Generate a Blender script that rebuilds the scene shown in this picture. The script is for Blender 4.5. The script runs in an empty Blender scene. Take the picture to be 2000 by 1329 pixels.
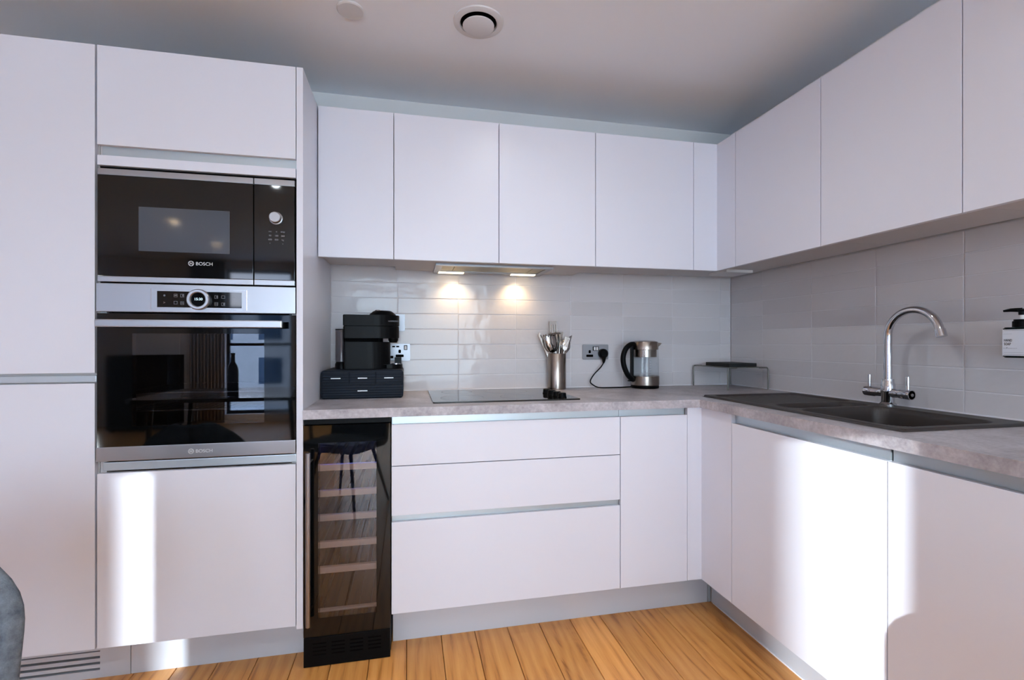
import bpy, bmesh, math, random
from mathutils import Vector, Matrix
random.seed(7)
S = bpy.context.scene
COL = S.collection

# ------------------------------------------------------------------ camera
F, V0, TH, CAMZ = 942.8, 671.7, 0.2117, 1.131
_s, _c = math.sin(TH), math.cos(TH)
cd = bpy.data.cameras.new('camera'); cam = bpy.data.objects.new('camera', cd); COL.objects.link(cam)
cd.sensor_width = 36.0; cd.sensor_fit = 'HORIZONTAL'; cd.lens = F / 2000 * 36
cd.shift_y = (V0 - 664.5) / 2000
cd.clip_start = 0.02; cd.clip_end = 400
cam.location = (0, 0, CAMZ); cam.rotation_euler = (math.pi / 2, 0, -TH)
S.camera = cam

# ------------------------------------------------------------------ world, sun, exposure
SUN_AZ = math.radians(30); SUN_EL = math.radians(12)
w = bpy.data.worlds.new('sky'); S.world = w; w.use_nodes = True
nt = w.node_tree; nt.nodes.clear()
bg = nt.nodes.new('ShaderNodeBackground'); wo = nt.nodes.new('ShaderNodeOutputWorld')
sky = nt.nodes.new('ShaderNodeTexSky'); sky.sky_type = 'NISHITA'; sky.sun_disc = False
sky.sun_elevation = SUN_EL; sky.sun_rotation = math.radians(180) + SUN_AZ
sky.air_density = 1.0; sky.dust_density = 1.5; sky.ozone_density = 1.5
tint = nt.nodes.new('ShaderNodeMix'); tint.data_type = 'RGBA'; tint.blend_type = 'MIX'
tint.inputs['Factor'].default_value = 0.995
tint.inputs['B'].default_value = (0.175, 0.25, 0.38, 1)
nt.links.new(sky.outputs['Color'], tint.inputs['A'])
nt.links.new(tint.outputs['Result'], bg.inputs['Color'])
bg.inputs['Strength'].default_value = 30.0
nt.links.new(bg.outputs[0], wo.inputs[0])

sd = bpy.data.lights.new('sun', 'SUN'); sd.energy = 8.5; sd.angle = math.radians(0.27); sd.color = (0.90, 0.98, 1.0)
so = bpy.data.objects.new('sun', sd); COL.objects.link(so)
_dir = Vector((math.sin(SUN_AZ) * math.cos(SUN_EL), math.cos(SUN_AZ) * math.cos(SUN_EL), -math.sin(SUN_EL)))
so.rotation_euler = _dir.to_track_quat('-Z', 'Y').to_euler(); so.location = (-6, -8, 5)

# added fill lamp hung before the blind, standing in for window daylight
wd = bpy.data.lights.new('window_daylight', 'AREA'); wd.shape = 'RECTANGLE'; wd.size = 2.16; wd.size_y = 2.04
wd.energy = 188.0; wd.color = (0.69, 0.87, 1.0)
wdo = bpy.data.objects.new('window_daylight', wd); COL.objects.link(wdo); wdo.location = (0.15, -3.955, 1.16); wdo.rotation_euler = (-math.pi / 2, 0, 0)

vs = S.view_settings
vs.view_transform = 'Standard'; vs.look = 'None'; vs.gamma = 1.0; vs.use_curve_mapping = False
vs.exposure = -0.08
cy = S.cycles
cy.max_bounces = 12; cy.diffuse_bounces = 6; cy.glossy_bounces = 6; cy.transmission_bounces = 8; cy.transparent_max_bounces = 16
cy.caustics_reflective = False; cy.caustics_refractive = False; cy.sample_clamp_indirect = 6.0
cy.use_denoising = True

# ------------------------------------------------------------------ pixel helpers (direction + known plane)
def ray(u, v):
    a = (u - 1000) / F; b = (V0 - v) / F
    return Vector((a * _c + _s, -a * _s + _c, b))
def PY(u, v, y): d = ray(u, v); return d * (y / d.y) + Vector((0, 0, CAMZ))
def PX(u, v, x): d = ray(u, v); return d * (x / d.x) + Vector((0, 0, CAMZ))
def PZ(u, v, z): d = ray(u, v); return d * ((z - CAMZ) / d.z) + Vector((0, 0, CAMZ))

# ------------------------------------------------------------------ materials
def lin(c):
    return tuple(((x / 255) / 12.92 if x / 255 <= 0.04045 else ((x / 255 + 0.055) / 1.055) ** 2.4) for x in c)
def mat(name, rgb, rough=0.5, metal=0.0, spec=0.5, coat=0.0, emit=None, estr=0.0, alpha=None, trans=0.0, ior=1.45, aniso=0.0):
    m = bpy.data.materials.new(name); m.use_nodes = True
    b = m.node_tree.nodes['Principled BSDF']
    b.inputs['Base Color'].default_value = (*lin(rgb), 1)
    b.inputs['Roughness'].default_value = rough; b.inputs['Metallic'].default_value = metal
    b.inputs['Specular IOR Level'].default_value = spec; b.inputs['Coat Weight'].default_value = coat
    b.inputs['Coat Roughness'].default_value = 0.05
    b.inputs['Transmission Weight'].default_value = trans; b.inputs['IOR'].default_value = ior
    b.inputs['Anisotropic'].default_value = aniso
    if emit: b.inputs['Emission Color'].default_value = (*lin(emit), 1); b.inputs['Emission Strength'].default_value = estr
    return m
def nodes(m): return m.node_tree.nodes, m.node_tree.links, m.node_tree.nodes['Principled BSDF']
def coords(m, scale=(1, 1, 1), use='Object', rnd=False):
    n, l, b = nodes(m)
    tc = n.new('ShaderNodeTexCoord'); mp = n.new('ShaderNodeMapping'); mp.inputs['Scale'].default_value = scale
    if rnd:
        oi = n.new('ShaderNodeObjectInfo'); va = n.new('ShaderNodeVectorMath'); va.operation = 'MULTIPLY_ADD'
        va.inputs[1].default_value = (37.0, 53.0, 29.0)
        l.new(oi.outputs['Random'], va.inputs[0]); l.new(tc.outputs[use], va.inputs[2]); l.new(va.outputs[0], mp.inputs['Vector'])
        return mp, oi
    l.new(tc.outputs[use], mp.inputs['Vector'])
    return mp, None
def noise(m, vec, scale, detail=4, rough=0.5, dist=0.0):
    n, l, b = nodes(m); t = n.new('ShaderNodeTexNoise')
    t.inputs['Scale'].default_value = scale; t.inputs['Detail'].default_value = detail; t.inputs['Roughness'].default_value = rough
    t.inputs['Distortion'].default_value = dist
    l.new(vec.outputs[0], t.inputs['Vector']); return t
def ramp(m, src, stops):
    n, l, b = nodes(m); r = n.new('ShaderNodeValToRGB'); e = r.color_ramp.elements
    while len(e) < len(stops): e.new(0.5)
    for i, (p, c) in enumerate(stops): e[i].position = p; e[i].color = (*lin(c), 1)
    l.new(src, r.inputs['Fac']); return r
def bump(m, src, strength=0.2, dist=0.002):
    n, l, b = nodes(m); bp = n.new('ShaderNodeBump'); bp.inputs['Strength'].default_value = strength; bp.inputs['Distance'].default_value = dist
    l.new(src, bp.inputs['Height']); l.new(bp.outputs['Normal'], b.inputs['Normal']); return bp

M = {}
M['white'] = mat('cabinet_white', (219, 222, 233), 0.32, spec=0.45)
M['carcass'] = mat('cabinet_carcass', (196, 192, 192), 0.55)
M['rail'] = mat('aluminium_rail', (182, 192, 198), 0.38, metal=0.75)
M['plinth'] = mat('plinth_grey', (200, 207, 218), 0.36, metal=0.3)
M['ceiling'] = mat('ceiling_paint', (236, 242, 250), 0.9)
M['wall'] = mat('wall_paint', (212, 212, 212), 0.85)
M['wall_warm'] = mat('room_paint', (238, 236, 238), 0.9)
M['grout'] = mat('grout', (210, 208, 212), 0.85)
M['black'] = mat('black_gap', (5, 5, 6), 0.8, spec=0.05)
M['blackplastic'] = mat('black_plastic', (8, 9, 11), 0.36, spec=0.1)
M['blackmetal'] = mat('black_metal', (14, 14, 16), 0.35, metal=0.3)
M['blackglass'] = mat('black_glass', (5, 7, 9), 0.04, spec=0.5)
M['hobglass'] = mat('hob_glass', (10, 11, 13), 0.03, spec=1.0)
M['steel'] = mat('brushed_steel', (158, 158, 162), 0.34, metal=1.0, aniso=0.5)
M['steeldark'] = mat('steel_dark', (150, 140, 132), 0.25, metal=1.0)
M['chrome'] = mat('chrome', (205, 207, 212), 0.06, metal=1.0)
M['cutlery'] = mat('polished_steel', (190, 186, 182), 0.14, metal=1.0)
M['print'] = mat('white_print', (205, 208, 212), 0.5)
M['printgrey'] = mat('grey_print', (128, 132, 140), 0.5)
M['led'] = mat('led_digits', (200, 225, 235), 0.5, emit=(205, 235, 245), estr=1.2)
M['ledblue'] = mat('led_blue', (20, 40, 220), 0.5, emit=(60, 90, 255), estr=60.0)
M['lamp'] = mat('hood_lamp_lens', (255, 240, 210), 0.4, emit=(255, 226, 176), estr=9.0)
M['downlight'] = mat('downlight_lens', (255, 235, 205), 0.4, emit=(255, 220, 170), estr=70.0)
M['mwscreen'] = mat('microwave_mesh_window', (66, 74, 84), 0.07, spec=0.6)
M['cavity'] = mat('oven_enamel', (30, 32, 36), 0.3)
M['coolerin'] = mat('cooler_liner', (26, 28, 34), 0.5)
M['sink'] = mat('black_composite', (50, 45, 44), 0.45)
M['label'] = mat('paper_label', (206, 209, 218), 0.6)
M['soapbottle'] = mat('dark_green_bottle', (10, 22, 22), 0.15)
M['white_plastic'] = mat('white_plastic', (214, 214, 216), 0.4)
M['tank'] = mat('smoky_tank', (150, 145, 152), 0.1, trans=0.75)
M['curtain'] = mat('curtain', (150, 150, 160), 0.9)
M['blind'] = mat('blind_cloth', (225, 228, 232), 0.9)
M['frame'] = mat('window_frame', (30, 33, 38), 0.5)
M['tabletop'] = mat('table_top', (40, 38, 38), 0.12)
M['darkcab'] = mat('dark_cabinet', (22, 22, 25), 0.4)
M['bottle'] = mat('dark_glass_bottle', (10, 16, 12), 0.06, spec=0.7)
M['facade'] = mat('facade', (214, 206, 200), 0.9)
M['facadedark'] = mat('facade_dark', (96, 100, 108), 0.8)
M['pane'] = mat('far_pane', (60, 80, 100), 0.1)
M['ground'] = mat('ground', (205, 205, 205), 0.95)
M['shelfwood'] = mat('beech', (206, 168, 132), 0.5)
M['lavtrim'] = mat('sealant', (222, 222, 228), 0.6)
M['tab'] = mat('tab_metal', (225, 228, 232), 0.4, metal=0.4)
M['plate'] = mat('satin_steel_plate', (140, 142, 148), 0.38, metal=0.85)
M['tray'] = mat('black_tray', (30, 32, 33), 0.6)
M['stand'] = mat('grey_wire', (112, 112, 108), 0.35, metal=0.6)

# brushed look on plinth / steel
for k in ('plinth', 'steel', 'rail'):
    m = M[k]; mp, _ = coords(m, (1.5, 1.5, 160)); t = noise(m, mp, 3.0, 2); bump(m, t.outputs[0], 0.06, 0.001)
# soft orange peel on lacquer
m = M['white']; mp, _ = coords(m); t = noise(m, mp, 3.0, 1); bump(m, t.outputs[0], 0.02, 0.002)

# oak planks
m = M['oak'] = mat('oak_plank', (200, 140, 80), 0.36, spec=0.45)
n, l, b = nodes(m)
mp, oi = coords(m, (9, 1.0, 9), rnd=True)
t1 = noise(m, mp, 1.3, 5, 0.6, 2.2)
mp2, _ = coords(m, (120, 3.2, 120), rnd=True)
t2 = noise(m, mp2, 1.0, 3, 0.6, 0.4)
wv = n.new('ShaderNodeTexWave'); wv.wave_type = 'BANDS'; wv.bands_direction = 'X'
wv.inputs['Scale'].default_value = 0.9; wv.inputs['Distortion'].default_value = 14.0; wv.inputs['Detail'].default_value = 2.5; wv.inputs['Detail Scale'].default_value = 0.8
l.new(mp.outputs[0], wv.inputs['Vector'])
mx = n.new('ShaderNodeMix'); mx.data_type = 'FLOAT'; mx.inputs[0].default_value = 0.24
l.new(t1.outputs[0], mx.inputs[2]); l.new(wv.outputs['Fac'], mx.inputs[3])
mx2 = n.new('ShaderNodeMix'); mx2.data_type = 'FLOAT'; mx2.inputs[0].default_value = 0.3
l.new(mx.outputs[0], mx2.inputs[2]); l.new(t2.outputs[0], mx2.inputs[3])
r = ramp(m, mx2.outputs[0], [(0.28, (160, 96, 40)), (0.42, (224, 152, 78)), (0.75, (246, 180, 104))])
hsv = n.new('ShaderNodeHueSaturation'); hsv.inputs['Saturation'].default_value = 1.0
mr = n.new('ShaderNodeMapRange'); mr.inputs['To Min'].default_value = 0.78; mr.inputs['To Max'].default_value = 1.1
l.new(oi.outputs['Random'], mr.inputs['Value']); l.new(mr.outputs[0], hsv.inputs['Value'])
l.new(r.outputs[0], hsv.inputs['Color']); l.new(hsv.outputs[0], b.inputs['Base Color'])
bump(m, t2.outputs[0], 0.08, 0.001)

# glazed tiles
m = M['tile'] = mat('glazed_tile', (202, 199, 202), 0.09, spec=0.3)
n, l, b = nodes(m)
mp, oi = coords(m, (1, 1, 1), rnd=True)
t = noise(m, mp, 15.0, 2.0, 0.45); bump(m, t.outputs[0], 0.55, 0.004)
mr = n.new('ShaderNodeMapRange'); mr.inputs['To Min'].default_value = 0.95; mr.inputs['To Max'].default_value = 1.03
hsv = n.new('ShaderNodeHueSaturation'); hsv.inputs['Color'].default_value = (*lin((202, 199, 202)), 1)
l.new(oi.outputs['Random'], mr.inputs['Value']); l.new(mr.outputs[0], hsv.inputs['Value']); l.new(hsv.outputs[0], b.inputs['Base Color'])

# concrete laminate worktop
m = M['worktop'] = mat('concrete_laminate', (140, 134, 136), 0.4)
n, l, b = nodes(m)
mp, _ = coords(m); ta = noise(m, mp, 7.0, 8, 0.68, 0.3); tb = noise(m, mp, 90.0, 3, 0.6)
mx = n.new('ShaderNodeMix'); mx.data_type = 'FLOAT'; mx.inputs[0].default_value = 0.3
l.new(ta.outputs[0], mx.inputs[2]); l.new(tb.outputs[0], mx.inputs[3])
r = ramp(m, mx.outputs[0], [(0.32, (132, 127, 132)), (0.5, (168, 163, 168)), (0.68, (200, 196, 202))])
l.new(r.outputs[0], b.inputs['Base Color'])

# grey woven fabric
m = M['fabric'] = mat('grey_fabric', (92, 100, 108), 0.95, spec=0.2)
n, l, b = nodes(m)
mp, _ = coords(m); ta = noise(m, mp, 26.0, 6, 0.7); tb = noise(m, mp, 420.0, 2, 0.5)
r = ramp(m, ta.outputs[0], [(0.3, (66, 74, 84)), (0.7, (128, 136, 144))]); l.new(r.outputs[0], b.inputs['Base Color'])
bump(m, tb.outputs[0], 0.5, 0.002)

# composite sink speckle
m = M['sink']; mp, _ = coords(m); t = noise(m, mp, 260.0, 2); bump(m, t.outputs[0], 0.1, 0.001)
# box with horizontal ribs
m = M['ribbed'] = mat('ribbed_black_leatherette', (20, 26, 36), 0.5, spec=0.15)
n, l, b = nodes(m); mp, _ = coords(m, (1, 1, 1))
wv = n.new('ShaderNodeTexWave'); wv.bands_direction = 'Z'; wv.inputs['Scale'].default_value = 30.0
l.new(mp.outputs[0], wv.inputs['Vector']); bump(m, wv.outputs['Fac'], 0.35, 0.002)
# hood filter mesh
m = M['filter'] = mat('hood_filter', (150, 142, 120), 0.45, metal=0.7)
n, l, b = nodes(m); mp, _ = coords(m, (260, 260, 260)); ck = n.new('ShaderNodeTexChecker'); ck.inputs['Scale'].default_value = 1.0
l.new(mp.outputs[0], ck.inputs['Vector']); bump(m, ck.outputs['Fac'], 0.3, 0.001)

def thin_glass(name, tintc=(1, 1, 1), refl=1.45, rough=0.0):
    m = bpy.data.materials.new(name); m.use_nodes = True; n = m.node_tree.nodes; l = m.node_tree.links; n.clear()
    o = n.new('ShaderNodeOutputMaterial'); tr = n.new('ShaderNodeBsdfTransparent'); gl = n.new('ShaderNodeBsdfGlossy')
    gl.inputs['Roughness'].default_value = rough; tr.inputs['Color'].default_value = (*tintc, 1)
    f0 = ((refl - 1) / (refl + 1)) ** 2
    lw = n.new('ShaderNodeLayerWeight'); lw.inputs['Blend'].default_value = 0.5
    pw = n.new('ShaderNodeMath'); pw.operation = 'POWER'; pw.inputs[1].default_value = 5.0; l.new(lw.outputs['Facing'], pw.inputs[0])
    fr = n.new('ShaderNodeMath'); fr.operation = 'MULTIPLY_ADD'; fr.inputs[1].default_value = 1 - f0; fr.inputs[2].default_value = f0; l.new(pw.outputs[0], fr.inputs[0])
    mx = n.new('ShaderNodeMixShader')
    l.new(fr.outputs[0], mx.inputs[0]); l.new(tr.outputs[0], mx.inputs[1]); l.new(gl.outputs[0], mx.inputs[2]); l.new(mx.outputs[0], o.inputs[0])
    return m
M['windowglass'] = thin_glass('window_glass', (0.97, 0.98, 1.0))
M['ovenglass'] = thin_glass('oven_glass', (0.5, 0.52, 0.56), 1.85)
M['coolerglass'] = thin_glass('cooler_glass', (0.78, 0.80, 0.88), 1.8)
M['kettleglass'] = thin_glass('kettle_glass', (0.93, 0.95, 0.96), 1.5)

# ------------------------------------------------------------------ builders
WORLD = {}
def link(o, parent=None, wloc=Vector((0, 0, 0))):
    COL.objects.link(o); WORLD[o.name] = Vector(wloc)
    if parent is not None:
        o.parent = parent; o.location = Vector(wloc) - WORLD[parent.name]
    else: o.location = wloc
    return o
def tag(o, label=None, cat=None, group=None, kind=None):
    if label: o['label'] = label
    if cat: o['category'] = cat
    if group: o['group'] = group
    if kind: o['kind'] = kind
    return o
def thing(name, label, cat, loc=(0, 0, 0), group=None):
    o = bpy.data.objects.new(name, None); o.empty_display_size = 0.05
    link(o, None, Vector(loc)); return tag(o, label, cat, group)
def meshobj(name, bm, m, parent=None, wloc=(0, 0, 0), smooth=False):
    me = bpy.data.meshes.new(name); bm.normal_update(); bm.to_mesh(me); bm.free()
    if smooth:
        for p in me.polygons: p.use_smooth = True
    me.materials.append(M[m] if isinstance(m, str) else m)
    return link(bpy.data.objects.new(name, me), parent, Vector(wloc))
def box(name, x0, x1, y0, y1, z0, z1, m, parent=None, bev=0.0012, seg=2):
    c = Vector(((x0 + x1) / 2, (y0 + y1) / 2, (z0 + z1) / 2))
    bm = bmesh.new(); bmesh.ops.create_cube(bm, size=1)
    bmesh.ops.scale(bm, vec=(abs(x1 - x0), abs(y1 - y0), abs(z1 - z0)), verts=bm.verts)
    if bev: bmesh.ops.bevel(bm, geom=bm.edges[:], offset=bev, segments=seg, profile=0.7, affect='EDGES')
    return meshobj(name, bm, m, parent, c)
def frame(name, x0, x1, z0, z1, y0, y1, bx, bz, m, parent=None):
    """flat rectangular ring in the xz plane"""
    bm = bmesh.new()
    for a in ((x0, x0 + bx, z0, z1), (x1 - bx, x1, z0, z1), (x0 + bx, x1 - bx, z0, z0 + bz), (x0 + bx, x1 - bx, z1 - bz, z1)):
        g = bmesh.ops.create_cube(bm, size=1)['verts']
        bmesh.ops.scale(bm, vec=(a[1] - a[0], y1 - y0, a[3] - a[2]), verts=g)
        bmesh.ops.translate(bm, vec=((a[0] + a[1]) / 2, (y0 + y1) / 2, (a[2] + a[3]) / 2), verts=g)
    return meshobj(name, bm, m, parent)
def multi(name, boxes, m, parent=None, smooth=False):
    bm = bmesh.new()
    for a in boxes:
        g = bmesh.ops.create_cube(bm, size=1)['verts']
        bmesh.ops.scale(bm, vec=(a[1] - a[0], a[3] - a[2], a[5] - a[4]), verts=g)
        bmesh.ops.translate(bm, vec=((a[0] + a[1]) / 2, (a[2] + a[3]) / 2, (a[4] + a[5]) / 2), verts=g)
    return meshobj(name, bm, m, parent)
def lathe(name, prof, m, loc, parent=None, seg=40, rot=None, smooth=True, sx=1.0, sy=1.0):
    bm = bmesh.new(); rings = []
    for r, z in prof:
        if r < 1e-6: rings.append([bm.verts.new((0, 0, z))])
        else: rings.append([bm.verts.new((r * sx * math.cos(2 * math.pi * i / seg), r * sy * math.sin(2 * math.pi * i / seg), z)) for i in range(seg)])
    for a, b_ in zip(rings, rings[1:]):
        for i in range(seg):
            j = (i + 1) % seg
            if len(a) == 1 and len(b_) == 1: continue
            if len(a) == 1: bm.faces.new((a[0], b_[j], b_[i]))
            elif len(b_) == 1: bm.faces.new((a[i], a[j], b_[0]))
            else: bm.faces.new((a[i], a[j], b_[j], b_[i]))
    bmesh.ops.recalc_face_normals(bm, faces=bm.faces[:])
    if rot is not None: bmesh.ops.rotate(bm, verts=bm.verts, matrix=rot.to_3x3())
    o = meshobj(name, bm, m, parent, loc, False)
    if smooth:
        for p in o.data.polygons: p.use_smooth = True
        try: o.data.set_sharp_from_angle(angle=math.radians(35))
        except Exception: pass
    return o
def tube(name, pts, r, m, parent=None, seg=12, closed_caps=True, radii=None, wloc=None):
    pts = [Vector(p) for p in pts]; base = Vector(wloc) if wloc else pts[0].copy()
    bm = bmesh.new(); rings = []; up = Vector((0, 0, 1)); prev = None
    for i, p in enumerate(pts):
        t = (pts[min(i + 1, len(pts) - 1)] - pts[max(i - 1, 0)]).normalized()
        if prev is None:
            a = t.cross(up) if abs(t.dot(up)) < 0.95 else t.cross(Vector((1, 0, 0)))
        else:
            a = prev - t * prev.dot(t)
        a.normalize(); prev = a; b_ = t.cross(a); rr = radii[i] if radii else r
        rings.append([bm.verts.new(p - base + (a * math.cos(2 * math.pi * k / seg) + b_ * math.sin(2 * math.pi * k / seg)) * rr) for k in range(seg)])
    for a, b_ in zip(rings, rings[1:]):
        for i in range(seg): bm.faces.new((a[i], a[(i + 1) % seg], b_[(i + 1) % seg], b_[i]))
    if closed_caps: bm.faces.new(rings[0][::-1]); bm.faces.new(rings[-1])
    bmesh.ops.recalc_face_normals(bm, faces=bm.faces[:])
    o = meshobj(name, bm, m, parent, base, True)
    try: o.data.set_sharp_from_angle(angle=math.radians(50))
    except Exception: pass
    return o
def prism(name, outline, thick, m, parent=None, wloc=(0, 0, 0), axis='Z', bev=0.0):
    """outline: 2D polygon; extruded along axis. axis Z: (x,y); axis Y: (x,z); axis X: (y,z)"""
    bm = bmesh.new(); f = {'Z': lambda a, b_, t: (a, b_, t), 'Y': lambda a, b_, t: (a, t, b_), 'X': lambda a, b_, t: (t, a, b_)}[axis]
    lo = [bm.verts.new(f(a, b_, 0)) for a, b_ in outline]; hi = [bm.verts.new(f(a, b_, thick)) for a, b_ in outline]
    bm.faces.new(lo[::-1]); bm.faces.new(hi); k = len(lo)
    for i in range(k): bm.faces.new((lo[i], lo[(i + 1) % k], hi[(i + 1) % k], hi[i]))
    bmesh.ops.recalc_face_normals(bm, faces=bm.faces[:])
    if bev: bmesh.ops.bevel(bm, geom=bm.edges[:], offset=bev, segments=2, affect='EDGES')
    return meshobj(name, bm, m, parent, wloc)
def rrect(x0, x1, y0, y1, r, k=5):
    out = []
    for cx, cy_, a0 in ((x1 - r, y1 - r, 0), (x0 + r, y1 - r, 90), (x0 + r, y0 + r, 180), (x1 - r, y0 + r, 270)):
        for i in range(k + 1):
            a = math.radians(a0 + 90 * i / k); out.append((cx + r * math.cos(a), cy_ + r * math.sin(a)))
    return out
def text(name, s, size, loc, rot, m, parent=None, align='LEFT', ext=0.0002, sx=1.0):
    cu = bpy.data.curves.new(name, 'FONT'); cu.body = s; cu.size = size; cu.extrude = ext; cu.align_x = align
    tmp = bpy.data.objects.new('tmp', cu); COL.objects.link(tmp); tmp.scale = (sx, 1, 1)
    dg = bpy.context.evaluated_depsgraph_get(); dg.update()
    me = bpy.data.meshes.new_from_object(tmp.evaluated_get(dg)); bpy.data.objects.remove(tmp)
    me.transform(Matrix.Diagonal((sx, 1, 1, 1))); me.materials.clear(); me.materials.append(M[m])
    o = bpy.data.objects.new(name, me); link(o, parent, Vector(loc)); o.rotation_euler = rot; return o
FRONT = (math.pi / 2, 0, 0); SIDE = (math.pi / 2, 0, -math.pi / 2)
RX90 = Matrix.Rotation(math.pi / 2, 4, 'X'); RY90 = Matrix.Rotation(math.pi / 2, 4, 'Y')
def copy_tree(o, parent=None):
    c = o.copy(); COL.objects.link(c); c.parent = parent; WORLD[c.name] = WORLD[o.name]
    for ch in list(o.children): copy_tree(ch, c)
    return c

# ------------------------------------------------------------------ dimensions (metres, from the camera fit)
YB, XR = 2.4075, 1.7814            # tile faces
YT, YD = 1.7916, 1.796             # tall fronts / base fronts
XD, XW, YW = 1.1914, 1.174, 1.781  # right base fronts, worktop edges
YU, XU = 2.0563, 1.4471            # wall-unit fronts
ZC, ZTOP, ZUB = 2.317, 2.090, 1.481
ZW, ZWB, ZDB = 0.9006, 0.868, 0.152
XPAN, XL0, XL1 = -0.3575, -0.9768, -0.3797
XLEFT, YFAR = -5.2, -4.0
E = 0.0016                         # half gap between fronts

# ------------------------------------------------------------------ room shell
fl = tag(box('floor', XLEFT, XR + 0.15, YFAR, YB + 0.15, -0.12, -0.016, 'black', None, 0), kind='structure')
tag(box('ceiling', XLEFT - 0.15, XR + 0.2, YFAR - 0.2, YB + 0.2, ZC, ZC + 0.15, 'ceiling', None, 0), kind='structure')
wb = tag(box('wall_back', XLEFT - 0.15, XR + 0.2, YB + 0.008, YB + 0.15, -0.1, ZC, 'wall', None, 0), kind='structure')
wr = tag(box('wall_right', XR + 0.008, XR + 0.15, YFAR - 0.15, YB + 0.008, -0.1, ZC, 'wall', None, 0), kind='structure')
tag(box('wall_left', XLEFT - 0.15, XLEFT, YFAR - 0.15, YB + 0.008, -0.1, ZC, 'wall_warm', None, 0), kind='structure')
WIN = [(-4.95, -4.165, 0.12, 2.2), (-2.55, -1.665, 0.12, 2.2), (-0.95, 1.25, 0.12, 2.2)]
segs = []; xprev = XLEFT
for a, b2, z0, z1 in WIN:
    segs.append((xprev, a, YFAR - 0.15, YFAR, -0.1, ZC)); segs.append((a, b2, YFAR - 0.15, YFAR, -0.1, z0)); segs.append((a, b2, YFAR - 0.15, YFAR, z1, ZC)); xprev = b2
segs.append((xprev, XR + 0.008, YFAR - 0.15, YFAR, -0.1, ZC))
tag(multi('wall_front', segs, 'wall_warm'), kind='structure')
for i, (a, b2, z0, z1) in enumerate(WIN):
    r0 = bpy.data.objects.new('window_%d' % (i + 1), None); link(r0, None, Vector(((a + b2) / 2, YFAR - 0.075, z0))); tag(r0, kind='structure')
    frame('window_frame', a, b2, z0, z1, YFAR - 0.12, YFAR - 0.07, 0.035, 0.045, 'frame', r0)
    box('transom', a + 0.035, b2 - 0.035, YFAR - 0.115, YFAR - 0.075, 1.10, 1.14, 'frame', r0, 0)
    ncol = 2 if b2 - a > 1.2 else 1
    xs = [a + 0.035 + (b2 - a - 0.07) * k / ncol for k in range(ncol + 1)]
    for k in range(ncol):
        for za, zb in ((z0 + 0.045, 1.10), (1.14, z1 - 0.045)):
            box('pane', xs[k] + 0.002, xs[k + 1] - 0.002, YFAR - 0.098, YFAR - 0.092, za, zb, 'windowglass', r0, 0)
        if k: box('mullion', xs[k] - 0.025, xs[k] + 0.025, YFAR - 0.117, YFAR - 0.073, z0 + 0.045, z1 - 0.045, 'frame', r0, 0)
    pl = bpy.data.lights.new('sky_portal', 'AREA'); pl.shape = 'RECTANGLE'; pl.size = b2 - a; pl.size_y = z1 - z0; pl.cycles.is_portal = True
    po = bpy.data.objects.new('sky_portal', pl); COL.objects.link(po); po.location = ((a + b2) / 2, YFAR - 0.14, (z0 + z1) / 2); po.rotation_euler = (math.pi / 2, 0, 0)

# oak planks (one object each)
PW = 0.1305
bmp = bmesh.new(); bmesh.ops.create_cube(bmp, size=1); bmesh.ops.scale(bmp, vec=(PW - 0.0022, 2.4, 0.016), verts=bmp.verts)
bmesh.ops.bevel(bmp, geom=[e for e in bmp.edges if all(v.co.z > 0 for v in e.verts)], offset=0.0012, segments=1, affect='EDGES')
plank_me = bpy.data.meshes.new('plank'); bmp.to_mesh(plank_me); bmp.free(); plank_me.materials.append(M['oak'])
k0 = int((XLEFT + 0.1) / PW); k1 = int(1.95 / PW)
for k in range(k0, k1):
    off = random.uniform(0, 0.85); yy = YB + off
    while yy > YFAR:
        y1 = min(yy, YB); y0 = max(yy - 2.402, YFAR)
        if y1 - y0 > 0.05:
            o = bpy.data.objects.new('plank', plank_me); cx = -0.006 + (k + 0.5) * PW
            link(o, fl, Vector((cx, (y0 + y1) / 2, -0.008))); o.scale = (1, (y1 - y0 - 0.001) / 2.4, 1)
        yy -= 2.402

# splashback tiles
def tile_mesh(wd, ht, th=0.0085):
    bm = bmesh.new(); bmesh.ops.create_cube(bm, size=1); bmesh.ops.scale(bm, vec=(wd, th, ht), verts=bm.verts)
    fe = [e for e in bm.edges if all(v.co.y < 0 for v in e.verts)]
    bmesh.ops.bevel(bm, geom=fe, offset=0.0016, segments=2, profile=0.6, affect='EDGES')
    me = bpy.data.meshes.new('tile'); bm.to_mesh(me); bm.free(); me.materials.append(M['tile']); return me
ROW = 0.0752; Z0 = ZW + 0.001
rows = []
for i in range(8):
    za = Z0 + i * ROW; zb = min(za + ROW, 1.502); rows.append((za, zb))
box('grout_bed', XPAN, XR, YB + 0.0013, YB + 0.008, ZW - 0.002, 1.503, 'grout', wb, 0)
box('grout_bed', XR + 0.0013, XR + 0.008, 0.30, YB, ZW - 0.002, 1.503, 'grout', wr, 0)
cache = {}
def put_tile(parent, c, wd, ht, rz):
    key = (round(wd, 3), round(ht, 3))
    if key not in cache: cache[key] = tile_mesh(wd, ht)
    o = bpy.data.objects.new('tile', cache[key]); link(o, parent, Vector(c))
    o.rotation_euler = (random.uniform(-.010, .010), 0, rz + random.uniform(-.003, .003)); return o
G = 0.0028
xj = [XPAN + 0.001, -0.05] + [-0.05 + 0.2938 * k for k in range(1, 7)] + [XR - 0.001]
for za, zb in rows:
    for a, b2 in zip(xj, xj[1:]):
        put_tile(wb, ((a + b2) / 2, YB + 0.00425, (za + zb) / 2), b2 - a - G, zb - za - G, 0)
yj = [YB - 0.002, 2.157, 1.848, 1.541, 1.236, 0.929, 0.622, 0.32]
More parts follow.
